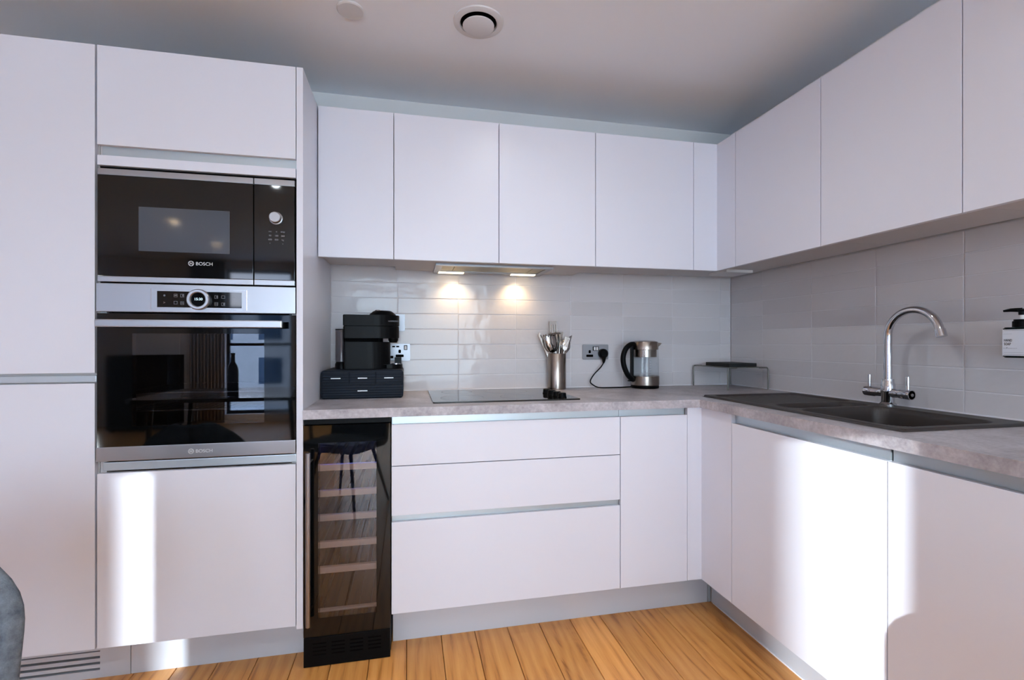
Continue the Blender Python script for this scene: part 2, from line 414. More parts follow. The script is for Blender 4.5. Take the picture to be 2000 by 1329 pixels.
for za, zb in rows:
    for a, b2 in zip(yj, yj[1:]):
        put_tile(wr, (XR + 0.00425, (a + b2) / 2, (za + zb) / 2), a - b2 - G, zb - za - G, -math.pi / 2)
box('sealant_bead', XPAN + 0.001, XR - 0.004, YB - 0.005, YB - 0.0005, ZW + 0.0002, ZW + 0.005, 'lavtrim', wb, 0.001)
box('sealant_bead', XR - 0.005, XR - 0.0005, 0.32, YB - 0.006, ZW + 0.0002, ZW + 0.005, 'lavtrim', wr, 0.001)

tag(box('baseboard_back', XLEFT + 0.001, XL0 - 0.6 - 0.022, YB - 0.006, YB + 0.0075, 0.0005, 0.09, 'white', None, 0.002), kind='structure')
tag(box('baseboard_left', XLEFT + 0.0005, XLEFT + 0.014, YFAR + 0.001, YB - 0.007, 0.0005, 0.09, 'white', None, 0.002), kind='structure')

# ------------------------------------------------------------------ tall units
DT = 0.019                                     # door thickness
t = thing('fridge_cabinet', 'tall white handleless cabinet at left edge with two stacked doors', 'cabinet', (-1.28, 2.1, 0))
FX0 = XL0 - 0.6
box('carcass', FX0, XL0 - 0.002, YT + DT + 0.002, YB, ZDB + 0.003, ZTOP - 0.004, 'carcass', t, 0)
box('door', FX0 + E, XL0 - 0.0045, YT, YT + DT, 1.037, ZTOP, 'white', t)
box('door', FX0 + E, XL0 - 0.0045, YT, YT + DT, ZDB, 1.004, 'white', t)
box('grip_rail', FX0 + E, XL0 - 0.002, YT + 0.004, YT + DT, 1.0075, 1.029, 'rail', t, 0.002)
box('side_panel', FX0 - 0.02, FX0 - 0.001, YT, YB, 0, ZTOP, 'white', t)
t = thing('oven_cabinet', 'tall white cabinet housing the microwave and the oven', 'cabinet', (-0.68, 2.1, 0))
multi('carcass', [(XL0, XL0 + 0.018, YT + DT + 0.002, YB, ZDB + .003, ZTOP - .004), (XL1 - 0.018, XL1, YT + DT + 0.002, YB, ZDB + .003, ZTOP - .004),
                  (XL0 + .018, XL1 - .018, YB - 0.03, YB, ZDB + .003, ZTOP - .004), (XL0 + .018, XL1 - .018, YT + .06, YB - .03, 1.707, 1.725),
                  (XL0 + .018, XL1 - .018, YT + .06, YB - .03, 1.316, 1.326), (XL0 + .018, XL1 - .018, YT + .045, YB - .03, 0.715, 0.735)], 'carcass', t)
box('upper_door', XL0 + E, XL1 - E, YT, YT + DT, 1.771, ZTOP, 'white', t)
box('grip_rail', XL0 + 0.008, XL1 - E, YT + 0.016, YT + 0.03, 1.737, 1.790, 'rail', t, 0.002)
box('trim_panel', XL0 + E, XL1 - E, YT + 0.001, YT + DT, 1.706, 1.738, 'white', t)
box('lower_door', XL0 + E, XL1 - E, YT, YT + DT, ZDB, 0.713, 'white', t)
box('grip_rail', XL0 + 0.012, XL1 - E, YT + 0.012, YT + 0.04, 0.718, 0.746, 'rail', t, 0.003)
box('end_panel', XL1 + 0.001, XPAN, YT, YB, ZDB - 0.012, ZTOP, 'white', t)

# plinth of tall units
t = thing('tall_plinth', 'brushed grey kickboard below the oven cabinet', 'plinth', (-0.65, 1.9, 0))
box('board', -0.928, XPAN - 0.001, 1.8905, 1.905, 0.0, ZDB - 0.013, 'plinth', t)
t = thing('vented_plinth', 'grey kickboard with black air slots below the fridge cabinet', 'plinth', (-1.2, 1.9, 0))
zs = [0.026, 0.05, 0.075, 0.1, 0.126]; bs = []
x0, x1 = FX0, -0.93
xv0, xv1 = FX0 + 0.06, -1.02
bs = [(x0, xv0, 1.8905, 1.905, 0, ZDB - 0.003), (xv1, x1, 1.8905, 1.905, 0, ZDB - 0.003)]
zz = [0.0, 0.026, 0.034, 0.046, 0.054, 0.066, 0.074, 0.088, 0.092, ZDB - 0.003]
for i in range(0, len(zz), 2): bs.append((xv0, xv1, 1.8905, 1.905, zz[i], zz[i + 1]))
multi('grille', bs, 'plinth', t)
box('duct', xv0 - .01, xv1 + .01, 1.912, 1.93, 0.01, 0.14, 'black', t, 0)

# microwave
t = thing('microwave', 'built-in black glass microwave with steel strips above the oven', 'microwave', (-0.68, 1.9, 1.329))
MX0, MX1, SP = XL0 + 0.005, XL1 - 0.004, -0.5135
box('housing', XL0 + 0.0195, XL1 - 0.0195, YT + 0.03, YB - 0.04, 1.3285, 1.702, 'black', t, 0)
box('front_frame', MX0, MX1 + .002, YT + 0.012, YT + 0.028, 1.3275, 1.7045, 'black', t, 0)
YM = YT - 0.004
d = box('door_glass', MX0, SP - 0.0016, YM, YM + 0.014, 1.349, 1.674, 'blackglass', t)
box('steel_strip', MX0, SP - 0.0016, YM, YM + 0.014, 1.6745, 1.6945, 'steel', d)
box('steel_strip', MX0, SP - 0.0016, YM, YM + 0.014, 1.331, 1.3485, 'steel', d)
box('window', -0.856, -0.587, YM - 0.0006, YM + 0.002, 1.4325, 1.5765, 'mwscreen', d, 0)
def ring_logo(parent, x, z, y, r):
    lathe('logo_ring', [(r, 0), (r, .0006), (r * .8, .0006), (r * .8, 0)], 'print', (x, y, z), parent, 24, RX90, False)
    multi('logo_anchor', [(x - r * .42, x - r * .25, y - .0006, y, z - r * .5, z + r * .5), (x + r * .25, x + r * .42, y - .0006, y, z - r * .5, z + r * .5),
                          (x - r * .3, x + r * .3, y - .0006, y, z - r * .09, z + r * .09)], 'print', parent)
ring_logo(d, -0.7035, 1.397, YM - 0.0002, 0.0085)
text('brand_lettering', 'BOSCH', 0.0155, (-0.690, YM - 0.0004, 1.3915), FRONT, 'print', d, sx=1.02)
c = box('control_panel', SP + 0.0016, MX1, YM, YM + 0.014, 1.349, 1.674, 'blackglass', t)
box('steel_strip', SP + 0.0016, MX1, YM, YM + 0.014, 1.6745, 1.6945, 'steel', c)
box('steel_strip', SP + 0.0016, MX1, YM, YM + 0.014, 1.331, 1.3485, 'steel', c)
lathe('knob', [(0, 0.020), (0.0165, 0.020), (0.0185, 0.018), (0.0185, 0.004), (0.0215, 0.003), (0.0215, 0.0)], 'steel', (-0.443, YM, 1.561), t, 40, RX90)
for i, zz_ in enumerate((1.513, 1.4985, 1.485, 1.471)):
    for j, xx in enumerate((-0.462, -0.4415, -0.4215)):
        if i == 3 and j == 1: continue
        text('key_print', ('sec', 'o', 'stop', '90', '180', '360', '600', '800', 'kg', '*', '', '+')[i * 3 + j], 0.0078, (xx, YM - 0.0004, zz_), FRONT, 'printgrey', c, 'CENTER')

# oven
t = thing('oven', 'built-in steel and black glass oven below the microwave', 'oven', (-0.68, 1.9, 0.735))
OX0, OX1 = XL0 + 0.002, XL1 - 0.0015
multi('housing', [(XL0 + .02, XL0 + .028, YT + .03, YB - .1, .74, 1.312), (XL1 - .028, XL1 - .02, YT + .03, YB - .1, .74, 1.312), (XL0 + .02, XL1 - .02, YT + .03, YB - .1, 1.235, 1.312),
                  (XL0 + .02, XL1 - .02, YT + .03, YB - .1, .74, .80), (XL0 + .02, XL1 - .02, YB - .105, YB - .1, .74, 1.312)], 'cavity', t)
p = box('control_fascia', OX0, OX1, YT - 0.006, YT + 0.02, 1.2345, 1.3255, 'steel', t, 0.0015)
dp = box('display', -0.802, -0.550, YT - 0.0068, YT - 0.004, 1.2505, 1.3035, 'blackglass', p, 0)
frame('display_trim', -0.820, -0.533, 1.2435, 1.3105, YT - 0.0072, YT - 0.0062, 0.0016, 0.0001, 'chrome', p)
lathe('dial_ring', [(0.0225, 0), (0.0225, 0.0135), (0.025, 0.0155), (0.0315, 0.0155), (0.034, 0.013), (0.034, 0)], 'steel', (-0.678, YT - 0.006, 1.277), p, 48, RX90)
lathe('dial_screen', [(0, 0.0085), (0.0222, 0.0085), (0.0222, 0)], 'blackglass', (-0.678, YT - 0.006, 1.277), p, 40, RX90, False)
text('clock_digits', '15:30', 0.0115, (-0.678, YT - 0.0152, 1.2745), FRONT, 'led', dp, 'CENTER')
def icon(x, z, k):
    a = 0.0052; y0, y1 = YT - 0.0074, YT - 0.0069; q = 0.0009
    bx = [(x - a, x + a, y0, y1, z - a, z - a + q), (x - a, x + a, y0, y1, z + a - q, z + a), (x - a, x - a + q, y0, y1, z - a, z + a), (x + a - q, x + a, y0, y1, z - a, z + a)]
    if k % 3 == 0: bx.append((x - a * .6, x + a * .6, y0, y1, z - q, z + q))
    if k % 3 == 1: bx.append((x + a * .1, x + a * .6, y0, y1, z - a * .5, z + a * .6))
    multi('symbol', bx, 'printgrey', dp)
for k, (x, z) in enumerate([(-0.748, 1.2895), (-0.7285, 1.2895), (-0.748, 1.266), (-0.7285, 1.265), (-0.627, 1.287), (-0.606, 1.287), (-0.627, 1.2635), (-0.606, 1.263)]): icon(x, z, k)
text('symbol', '*', 0.016, (-0.781, YT - 0.0069, 1.281), FRONT, 'printgrey', dp, 'CENTER')
text('symbol', '>', 0.011, (-0.781, YT - 0.0069, 1.262), FRONT, 'printgrey', dp, 'CENTER')
text('symbol', '+', 0.011, (-0.573, YT - 0.0069, 1.283), FRONT, 'printgrey', dp, 'CENTER')
text('symbol', '-', 0.011, (-0.573, YT - 0.0069, 1.262), FRONT, 'printgrey', dp, 'CENTER')
d = frame('door', OX0 + .002, OX1 - .001, 0.7985, 1.2285, YT - 0.004, YT + 0.02, 0.098, 0.064, 'blackglass', t)
d.data.materials.clear(); d.data.materials.append(M['blackglass'])
box('door_pane', OX0 + 0.099, OX1 - 0.098, YT - 0.0038, YT - 0.001, 0.8615, 1.1655, 'ovenglass', d, 0)
box('lower_trim', OX0 - .001, OX1, YT - 0.005, YT + 0.02, 0.7525, 0.798, 'steel', t, 0.0015)
ring_logo(t, -0.7035, 0.7745, YT - 0.0052, 0.0085)
text('brand_lettering', 'BOSCH', 0.0155, (-0.690, YT - 0.0054, 0.769), FRONT, 'print', t, sx=1.02)
h = box('handle', -0.951, -0.4125, YT - 0.058, YT - 0.044, 1.1835, 1.2075, 'steel', t, 0.003)
for xx in (-0.935, -0.43): box('handle_post', xx - .008, xx + .008, YT - 0.046, YT - 0.003, 1.187, 1.204, 'steeldark', h)
for zr in (0.905, 0.965):
    rk = tube('rack', [(XL0 + .04, YT + .05, zr), (XL1 - .04, YT + .05, zr), (XL1 - .04, YB - .14, zr), (XL0 + .04, YB - .14, zr), (XL0 + .04, YT + .05, zr)], 0.003, 'chrome', t, 8)
    for i in range(22):
        xx = XL0 + .055 + i * (0.597 - .11) / 21
        tube('wire', [(xx, YT + .05, zr), (xx, YB - .14, zr)], 0.0014, 'chrome', rk, 6)

# ------------------------------------------------------------------ wine cooler
t = thing('wine_cooler', 'slim black wine cooler with glass door between tall unit and drawers', 'wine cooler', (-0.21, 2.05, 0))
CX0, CX1 = XPAN + 0.0015, -0.0622
YC = YD
multi('housing', [(CX0, CX0 + .025, YC + .04, YB - .05, .0, .862), (CX1 - .025, CX1, YC + .04, YB - .05, .0, .862), (CX0, CX1, YC + .04, YB - .05, .0, .12),
                  (CX0, CX1, YC + .04, YB - .05, .822, .862), (CX0, CX1, YB - .06, YB - .05, 0, .862)], 'coolerin', t)
box('top_bar', CX0, CX1, YC + 0.004, YC + 0.04, 0.847, 0.864, 'blackplastic', t)
d = frame('door', CX0, CX1 - .001, 0.107, 0.845, YC - 0.004, YC + 0.036, 0.048, 0.062, 'blackglass', t)
box('door_pane', CX0 + .0485, CX1 - .0495, YC - 0.0035, YC, 0.1695, 0.7825, 'coolerglass', d, 0)
hx = CX0 + 0.0215
hd = tube('handle', [(hx, YC - .04, .163), (hx, YC - .04, .757)], 0.0075, 'steel', t, 20)
for zz_ in (0.20, 0.72): tube('handle_post', [(hx, YC - .04, zz_), (hx, YC - .003, zz_)], 0.005, 'steeldark', hd, 12)
k_ = box('kick_panel', CX0, CX1 - .001, YC - 0.003, YC + 0.03, 0.002, 0.104, 'blackplastic', t)
for r_ in range(4):
    for c_ in range(4): box('vent_slot', CX0 + .03 + c_ * .062, CX0 + .075 + c_ * .062, YC - 0.0036, YC - 0.0026, 0.04 + r_ * .013, 0.0445 + r_ * .013, 'black', k_, 0)
for i, vv in enumerate((912, 962, 1009, 1061, 1110, 1192)):
    z = PY(675, vv, YC + .05).z
    sh = box('shelf', CX0 + .03, CX1 - .03, YC + .045, YC + .06, z - .011, z + .011, 'shelfwood', t, 0.001)
    for j in range(6):
        xx = CX0 + .045 + j * .042; box('slat', xx - .006, xx + .006, YC + .061, YB - .08, z - .006, z + .002, 'blackmetal', sh, 0)
box('led_strip', CX0 + .05, CX1 - .05, YC + .10, YC + .115, .812, .820, 'ledblue', t, 0)

# ------------------------------------------------------------------ base units
def rail_x(x0, x1, z0, z1, parent, y=YD): return box('grip_rail', x0, x1, y + 0.016, y + 0.03, z0, z1, 'rail', parent, 0.002)
XB1, XB2, XB3 = -0.0605, 0.829, 1.1265
t = thing('drawer_cabinet', 'wide white base unit with three handleless drawers below the hob', 'cabinet', (0.385, 2.1, 0.15))
box('carcass', XB1 + .001, XB2, YD + .032, YB - .02, ZDB + .004, 0.862, 'carcass', t, 0)
box('drawer_front', XB1 + E, XB2 - E, YD, YD + DT, 0.6885, 0.838, 'white', t)
box('drawer_front', XB1 + E, XB2 - E, YD, YD + DT, 0.508, 0.6855, 'white', t)
box('drawer_front', XB1 + E, XB2 - E, YD, YD + DT, ZDB, 0.484, 'white', t)
rail_x(XB1 + .001, XB2, 0.826, 0.866, t); rail_x(XB1 + .001, XB2, 0.478, 0.514, t)
t = thing('narrow_base_cabinet', 'narrow white base unit with one door left of the corner', 'cabinet', (0.98, 2.1, 0.15))
box('carcass', XB2 + .001, XB3, YD + .032, YB - .02, ZDB + .004, 0.862, 'carcass', t, 0)
box('door', XB2 + E, XB3 - E, YD, YD + DT, ZDB, 0.838, 'white', t)
rail_x(XB2 + .001, XB3 - .004, 0.826, 0.866, t)
t = thing('corner_filler', 'narrow white filler strip in the inside corner of base units', 'filler panel', (1.16, 1.8, 0.15))
multi('strip', [(XB3 + .0005, XD + DT, YD + .0005, YD + DT, ZDB, ZWB - .001), (XD + .0005, XD + DT, 1.6065, YD + .0005, ZDB, ZWB - .001)], 'white', t)
YR1, YR2, YR3 = 1.605, 1.0005, 0.40
def right_base(name, label, ya, yb, sinkunit=False):
    t = thing(name, label, 'cabinet', (1.5, (ya + yb) / 2, 0.15))
    x0 = XD + .032
    multi('carcass', [(x0, XR - .02, ya - .018, ya - .0005, ZDB + .004, .862), (x0, XR - .02, yb + .0005, yb + .018, ZDB + .004, .862), (x0, XR - .02, yb + .018, ya - .018, ZDB + .004, .17),
                      (XR - .03, XR - .02, yb + .018, ya - .018, .17, .862), (x0, x0 + .012, yb + .018, ya - .018, .78, .862)], 'carcass', t)
    box('door', XD, XD + DT, yb + E, ya - E, ZDB, 0.832, 'white', t)
    box('grip_rail', XD + .016, XD + .03, yb + .003, ya - .003, 0.820, 0.866, 'rail', t, 0.002)
    return t
right_base('sink_base_cabinet', 'white base unit with sunlit door below the drainer', YR1, YR2)
right_base('end_base_cabinet', 'white base unit below the sink bowl at right edge', YR2, YR3)
t = thing('run_end_panel', 'white panel closing the end of the right base run', 'panel', (1.48, 0.39, 0))
box('panel', XD, XR, 0.378, 0.398, 0, 0.866, 'white', t)
t = thing('back_plinth', 'long grey kickboard below drawers and narrow unit', 'plinth', (0.6, 1.89, 0))
box('board', -0.057, 1.28, 1.887, 1.902, 0.0, ZDB - .002, 'plinth', t)
box('corner_cap', 1.281, 1.2965, 1.884, 1.902, 0.0, ZDB - .002, 'rail', t, 0.003)
t = thing('right_plinth', 'long grey kickboard below the right-hand base run', 'plinth', (1.3, 1.1, 0))
box('board', 1.297, 1.312, 0.398, 1.883, 0.0, ZDB - .002, 'plinth', t)
box('seal_strip', 1.2945, 1.2968, 0.398, 1.87, 0.0002, 0.006, 'lavtrim', t, 0.0005)

# ------------------------------------------------------------------ worktop with sink cut-out
SX0, SX1, SY0, SY1 = 1.252, 1.722, 1.010, 1.888
def slab(name, xs, ys, filled, z0, z1, m, parent=None):
    bm = bmesh.new(); vt = {}; vb = {}
    def V(d, i, j, z):
        if (i, j) not in d: d[(i, j)] = bm.verts.new((xs[i], ys[j], z))
        return d[(i, j)]
    nx, ny = len(xs) - 1, len(ys) - 1
    ok = lambda i, j: 0 <= i < nx and 0 <= j < ny and filled(i, j)
    for i in range(nx):
        for j in range(ny):
            if not ok(i, j): continue
            q = [(i, j), (i + 1, j), (i + 1, j + 1), (i, j + 1)]
            bm.faces.new([V(vt, *k, z1) for k in q]); bm.faces.new([V(vb, *k, z0) for k in q][::-1])
            for (a, b_), (di, dj) in zip(((q[0], q[1]), (q[1], q[2]), (q[2], q[3]), (q[3], q[0])), ((0, -1), (1, 0), (0, 1), (-1, 0))):
                if not ok(i + di, j + dj): bm.faces.new((V(vt, *b_, z1), V(vt, *a, z1), V(vb, *a, z0), V(vb, *b_, z0)))
    bmesh.ops.recalc_face_normals(bm, faces=bm.faces[:])
    return meshobj(name, bm, m, parent)
xs = [XPAN + .0005, XW, SX0 + .012, SX1 - .012, XR - .0005]; ys = [0.375, SY0 + .012, SY1 - .012, YW, YB - .0005]
ys = sorted(ys)
def fill(i, j):
    xm = (xs[i] + xs[i + 1]) / 2; ym = (ys[j] + ys[j + 1]) / 2
    if xm < XW and ym < YW: return False
    if SX0 + .012 < xm < SX1 - .012 and SY0 + .012 < ym < SY1 - .012: return False
    return True
t = thing('worktop', 'L-shaped grey concrete-look worktop along both walls', 'worktop', (0.9, 2.0, ZWB))
slab('slab', xs, ys, fill, ZWB, ZW, 'worktop', t)

# ------------------------------------------------------------------ sink (height field: rim, grooved drainer, bowl)
def sink_z(x, y):
    def sdr(x0, x1, y0, y1, r):
        cx, cy_ = (x0 + x1) / 2, (y0 + y1) / 2
        dx = abs(x - cx) - (x1 - x0) / 2 + r; dy = abs(y - cy_) - (y1 - y0) / 2 + r
        return math.hypot(max(dx, 0), max(dy, 0)) + min(max(dx, dy), 0) - r
    ss = lambda a, b_, v: (lambda q: q * q * (3 - 2 * q))(min(1, max(0, (v - a) / (b_ - a))))
    z = 0.008
    o = sdr(SX0, SX1, SY0, SY1, 0.02); z -= 0.0075 * ss(-0.006, 0.0, o)
    bw = sdr(SX0 + .035, SX1 - .085, SY0 + .035, 1.40, 0.05); z -= 0.185 * ss(0.006, -0.022, bw)
    hb = sdr(SX0 + .05, SX1 - .085, 1.425, 1.535, 0.04); z -= 0.09 * ss(0.004, -0.02, hb)
    dr = sdr(SX0 + .03, SX1 - .03, 1.55, SY1 - .03, 0.03)
    if dr < 0:
        z -= 0.006 * ss(0, -0.01, dr)
        z -= 0.003 * ss(-0.01, -0.03, dr) * (0.5 + 0.5 * math.cos((x - SX0) * 2 * math.pi / 0.042))
    return z
bm = bmesh.new(); NX, NY = 100, 190; vv = []
for i in range(NX + 1):
    for j in range(NY + 1):
        x = SX0 + (SX1 - SX0) * i / NX; y = SY0 + (SY1 - SY0) * j / NY
        vv.append(bm.verts.new((x - 1.5, y - 1.45, sink_z(x, y))))
for i in range(NX):
    for j in range(NY):
        a = i * (NY + 1) + j; bm.faces.new((vv[a], vv[a + NY + 1], vv[a + NY + 2], vv[a + 1]))
t = thing('kitchen_sink', 'black composite inset sink with grooved drainer on the worktop', 'sink', (1.5, 1.45, ZW + .0002))
meshobj('basin', bm, 'sink', t, (1.5, 1.45, ZW + .0002), True)
lathe('drain', [(0, 0.003), (0.03, 0.003), (0.042, 0.0045), (0.044, 0.0)], 'chrome', (1.445, 1.22, ZW - 0.1768), t, 32)

# ------------------------------------------------------------------ tap
FX, FY = 1.692, 1.418; FZ = ZW + 0.0082
t = thing('kitchen_tap', 'chrome swan-neck tap with two lever handles behind the sink', 'tap', (FX, FY, FZ))
lathe('base', [(0, 0), (0.026, 0), (0.026, 0.006), (0.0205, 0.012), (0.0205, 0.030), (0.022, 0.05), (0.022, 0.075), (0.019, 0.083), (0.0185, 0.095), (0, 0.095)], 'chrome', (FX, FY, FZ), t, 40)
pts = [(FX, FY, FZ + .09 + (1.155 - FZ - .09) * k / 6) for k in range(7)]
R_ = 0.092
pts += [(FX - 0.01 * k / 20, FY - R_ + R_ * math.cos(math.pi * k / 20 * 0.93), 1.155 + R_ * math.sin(math.pi * k / 20 * 0.93)) for k in range(1, 21)]
sp = tube('spout', pts, 0.0125, 'chrome', t, 24)
e1, e0 = Vector(pts[-1]), Vector(pts[-2]); dd = (e1 - e0).normalized()
tube('aerator', [e1 - dd * .002, e1 + dd * .022], 0.0148, 'chrome', sp, 24)
for sgn, ln in ((1, 0.085), (-1, 0.085)):
    zc = FZ + .045
    b_ = tube('valve_body', [(FX, FY + sgn * .012, zc), (FX, FY + sgn * .045, zc), (FX, FY + sgn * .047, zc), (FX, FY + sgn * ln, zc)], 0.016, 'chrome', t, 28, radii=[.0155, .0155, .0175, .0175])
    tube('lever', [(FX, FY + sgn * (ln - .014), zc + .012), (FX, FY + sgn * (ln - .014), zc + .062)], 0.0055, 'chrome', b_, 14)
    lathe('valve_cap', [(0, .002), (.006, .002), (.006, 0), (.015, 0), (.015, -.001)], 'steel', (FX, FY + sgn * ln, zc), b_, 28, Matrix.Rotation(-sgn * math.pi / 2, 4, 'X'))

# ------------------------------------------------------------------ wall units, back run
def wall_unit(name, label, x0, x1, hood=False):
    t = thing(name, label, 'wall cabinet', ((x0 + x1) / 2, 2.2, ZUB))
    box('carcass', x0 + .0005, x1 - .0005, YU + DT + .002, 2.372, ZUB + .018 if not hood else ZUB + .003, ZTOP - .006, 'carcass', t, 0)
    box('door', x0 + E, x1 - E, YU, YU + DT, ZUB, ZTOP - .003, 'white', t)
    return t
UX = [XPAN + .0025, -0.0587, 0.3843, 0.8288, 1.3233]
wall_unit('wall_cabinet', 'narrow white wall unit beside the tall oven cabinet', UX[0], UX[1])
wall_unit('wall_cabinet', 'white wall unit over the left half of the cooker hood', UX[1], UX[2], True)
wall_unit('wall_cabinet', 'white wall unit over the right half of the cooker hood', UX[2], UX[3], True)
wall_unit('wall_cabinet', 'white wall unit above the kettle, next to the corner filler', UX[3], UX[4])
t = thing('wall_corner_filler', 'white filler strips in the inside corner of wall units', 'filler panel', (1.45, 2.05, ZUB))
YV = [1.924, 1.4614, 1.0083, 0.552]
multi('strip', [(UX[4] + .0005, XU + DT, YU + .0005, YU + DT, ZUB, ZTOP - .003), (XU + .0005, XU + DT, YV[0] + .001, YU + .0005, ZUB, ZTOP - .003)], 'white', t)
box('corner_box', UX[4] + .001, XR - .03, YU + DT + .002, 2.372, ZUB + .018, ZTOP - .006, 'carcass', t, 0)
labs = ['white wall unit nearest the corner on the right wall', 'white wall unit above the tap on the right wall', 'white wall unit above the soap bottle, cut off by right edge']
for i in range(3):
    ya, yb = YV[i], YV[i + 1]
    t = thing('wall_cabinet', labs[i], 'wall cabinet', (1.6, (ya + yb) / 2, ZUB))
    box('carcass', XU + DT + .002, XR - .036, yb + .0005, ya - .0005 if i else YU + DT, ZUB + .018, ZTOP - .006, 'carcass', t, 0)
    box('door', XU, XU + DT, yb + E, ya - E, ZUB, ZTOP - .003, 'white', t)
t = thing('junction_box', 'small white box fixed under the corner wall units', 'junction box', (1.6, 2.14, 1.48))
box('cover', 1.53, 1.68, 2.10, 2.24, 1.484, 1.4985, 'white_plastic', t, 0.003)

# cooker hood
t = thing('cooker_hood', 'steel built-in cooker hood under wall units with two warm lamps', 'cooker hood', (0.38, 2.25, 1.48))
HX0, HX1, HY0, HY1 = 0.118, 0.652, 2.128, 2.368
multi('frame', [(HX0, HX1, HY0, HY0 + .02, 1.474, 1.4835), (HX0, HX1, HY1 - .055, HY1, 1.474, 1.4835), (HX0, HX0 + .03, HY0 + .02, HY1 - .055, 1.474, 1.4835), (HX1 - .03, HX1, HY0 + .02, HY1 - .055, 1.474, 1.4835)], 'steel', t)
for a, b2 in ((HX0 + .031, HX0 + .085), (HX0 + .088, HX1 - .088), (HX1 - .085, HX1 - .031)):
    box('filter_panel', a, b2, HY0 + .021, HY1 - .056, 1.478, 1.4835, 'filter', t, 0.0008)
for a, b2 in ((0.142, 0.262), (0.498, 0.618)):
    lp = box('lamp_lens', a, b2, HY1 - .047, HY1 - .010, 1.4715, 1.4745, 'lamp', t, 0.001)
    ld = bpy.data.lights.new('hood_lamp', 'SPOT'); ld.energy = 3.8; ld.color = (1.0, 0.70, 0.38); ld.spot_size = math.radians(128); ld.spot_blend = 0.95; ld.shadow_soft_size = 0.015
    lo = bpy.data.objects.new('hood_lamp', ld); COL.objects.link(lo); lo.parent = t; lo.location = Vector((((a + b2) / 2 + (0.018 if a < .3 else -0.03)), HY1 - .012, 1.466)) - WORLD[t.name]

# ------------------------------------------------------------------ hob
t = thing('ceramic_hob', 'black glass hob set on the worktop below the cooker hood', 'hob', (0.39, 2.1, ZW + .0003))
hb = prism('glass', rrect(0.093, 0.690, 1.872, 2.355, 0.006, 3), 0.006, 'hobglass', t, (0, 0, ZW + .0003), 'Z', 0.001)
for i in range(4):
    q = Vector((0.612 + i * .0047, 2.10 - i * .06, 0))
    lathe('knob', [(0, .020), (.014, .020), (.0165, .018), (.0175, .005), (.019, .003), (.019, 0)], 'blackplastic', (q.x, q.y, ZW + .0065), t, 32)
for cx_, cy_, rr in ((0.22, 2.0, .09), (0.22, 2.24, .07), (0.45, 2.0, .07), (0.45, 2.23, .1)):
    lathe('zone_ring', [(rr, 0), (rr, .0002), (rr - .0015, .0002), (rr - .0015, 0)], 'printgrey', (cx_, cy_, ZW + .0063), hb, 48, None, False)

# ------------------------------------------------------------------ capsule drawer box + coffee machine
t = thing('capsule_drawer_box', 'ribbed black drawer box with four small drawers under the coffee machine', 'drawer box', (-0.19, 2.22, ZW))
BX0, BX1, BY0, BY1, BZ = -0.352, -0.021, 2.102, 2.372, 1.020
prism('body', rrect(BX0, BX1, ZW + .0005, BZ, 0.012, 4), BY1 - BY0 - .006, 'ribbed', t, (0, BY0 + .006, 0), 'Y', 0.0)
zm = 0.962
cw = (BX1 - BX0 - .012) / 3
for i in range(3):
    a = BX0 + .006 + i * cw
    d = box('drawer', a + .001, a + cw - .001, BY0, BY0 + .008, zm + .002, BZ - .008, 'ribbed', t, 0.0015)
    hz_ = (zm + BZ) / 2 - .004; hc = a + cw / 2
    box('pull_tab', hc - .019, hc + .019, BY0 - .004, BY0 - .0002, hz_ - .002, hz_ + .002, 'tab', d, 0.001)
d = box('drawer', BX0 + .007, BX1 - .007, BY0, BY0 + .008, ZW + .006, zm - .002, 'ribbed', t, 0.0015)
box('pull_tab', -.1865 - .02, -.1865 + .02, BY0 - .004, BY0 - .0002, 0.932, 0.936, 'tab', d, 0.001)

t = thing('coffee_machine', 'matt black capsule coffee machine standing on the drawer box', 'coffee machine', (-0.19, 2.235, BZ))
CYc = 2.235
def stadium(x0, x1, hw, k=14):
    """rounded at +x end, square with small radius at -x"""
    out = [(x0 + .008, -hw), ]
    for i in range(k + 1):
        a = -math.pi / 2 + math.pi * i / k; out.append((x1 - hw * 1.5 + hw * 1.5 * math.cos(a), hw * math.sin(a)))
    out += [(x0 + .008, hw), (x0, hw - .008), (x0, -hw + .008)]
    return out
prism('body', stadium(-0.273, -0.078, .062), 0.118, 'blackplastic', t, (0, CYc, BZ + .001), 'Z', 0.002)
prism('neck', stadium(-0.273, -0.110, .058), 0.022, 'black', t, (0, CYc, BZ + .119), 'Z', 0.0)
prism('brew_head', stadium(-0.273, -0.040, .068), 0.052, 'blackplastic', t, (0, CYc, BZ + .135), 'Z', 0.002)
ld_ = prism('lid', stadium(-0.274, -0.039, .070), 0.048, 'blackplastic', t, (0, CYc, BZ + .1885), 'Z', 0.002)
lathe('lid_dome', [(0.06, 0), (0.056, .006), (0.040, .019), (0.034, .021), (0, .021)], 'blackplastic', (-0.112, CYc, BZ + .2365), ld_, 40)
lathe('capsule_window', [(0, .006), (.012, .005), (.014, 0)], 'chrome', (-0.132, CYc - .01, BZ + .2555), ld_, 24)
text('brand_lettering', 'NESPRESSO', 0.0085, (-0.085, CYc - .0702, BZ + .206), FRONT, 'printgrey', ld_)
lathe('spout', [(0, 0), (.016, 0), (.022, .012), (.022, .02), (0, .02)], 'blackplastic', (-0.066, CYc, BZ + .1155), t, 28)
lathe('water_tank', [(0, 0.012), (.040, 0.012), (.040, .15), (.0405, .151), (.038, .151), (.038, .014), (0, .014)], 'tank', (-0.286, CYc + .012, BZ + .02), t, 36, sx=0.7)
lathe('tank_lid', [(0, .004), (.041, .004), (.041, 0), (0, 0)], 'blackplastic', (-0.286, CYc + .012, BZ + .1715), t, 36, sx=0.7)
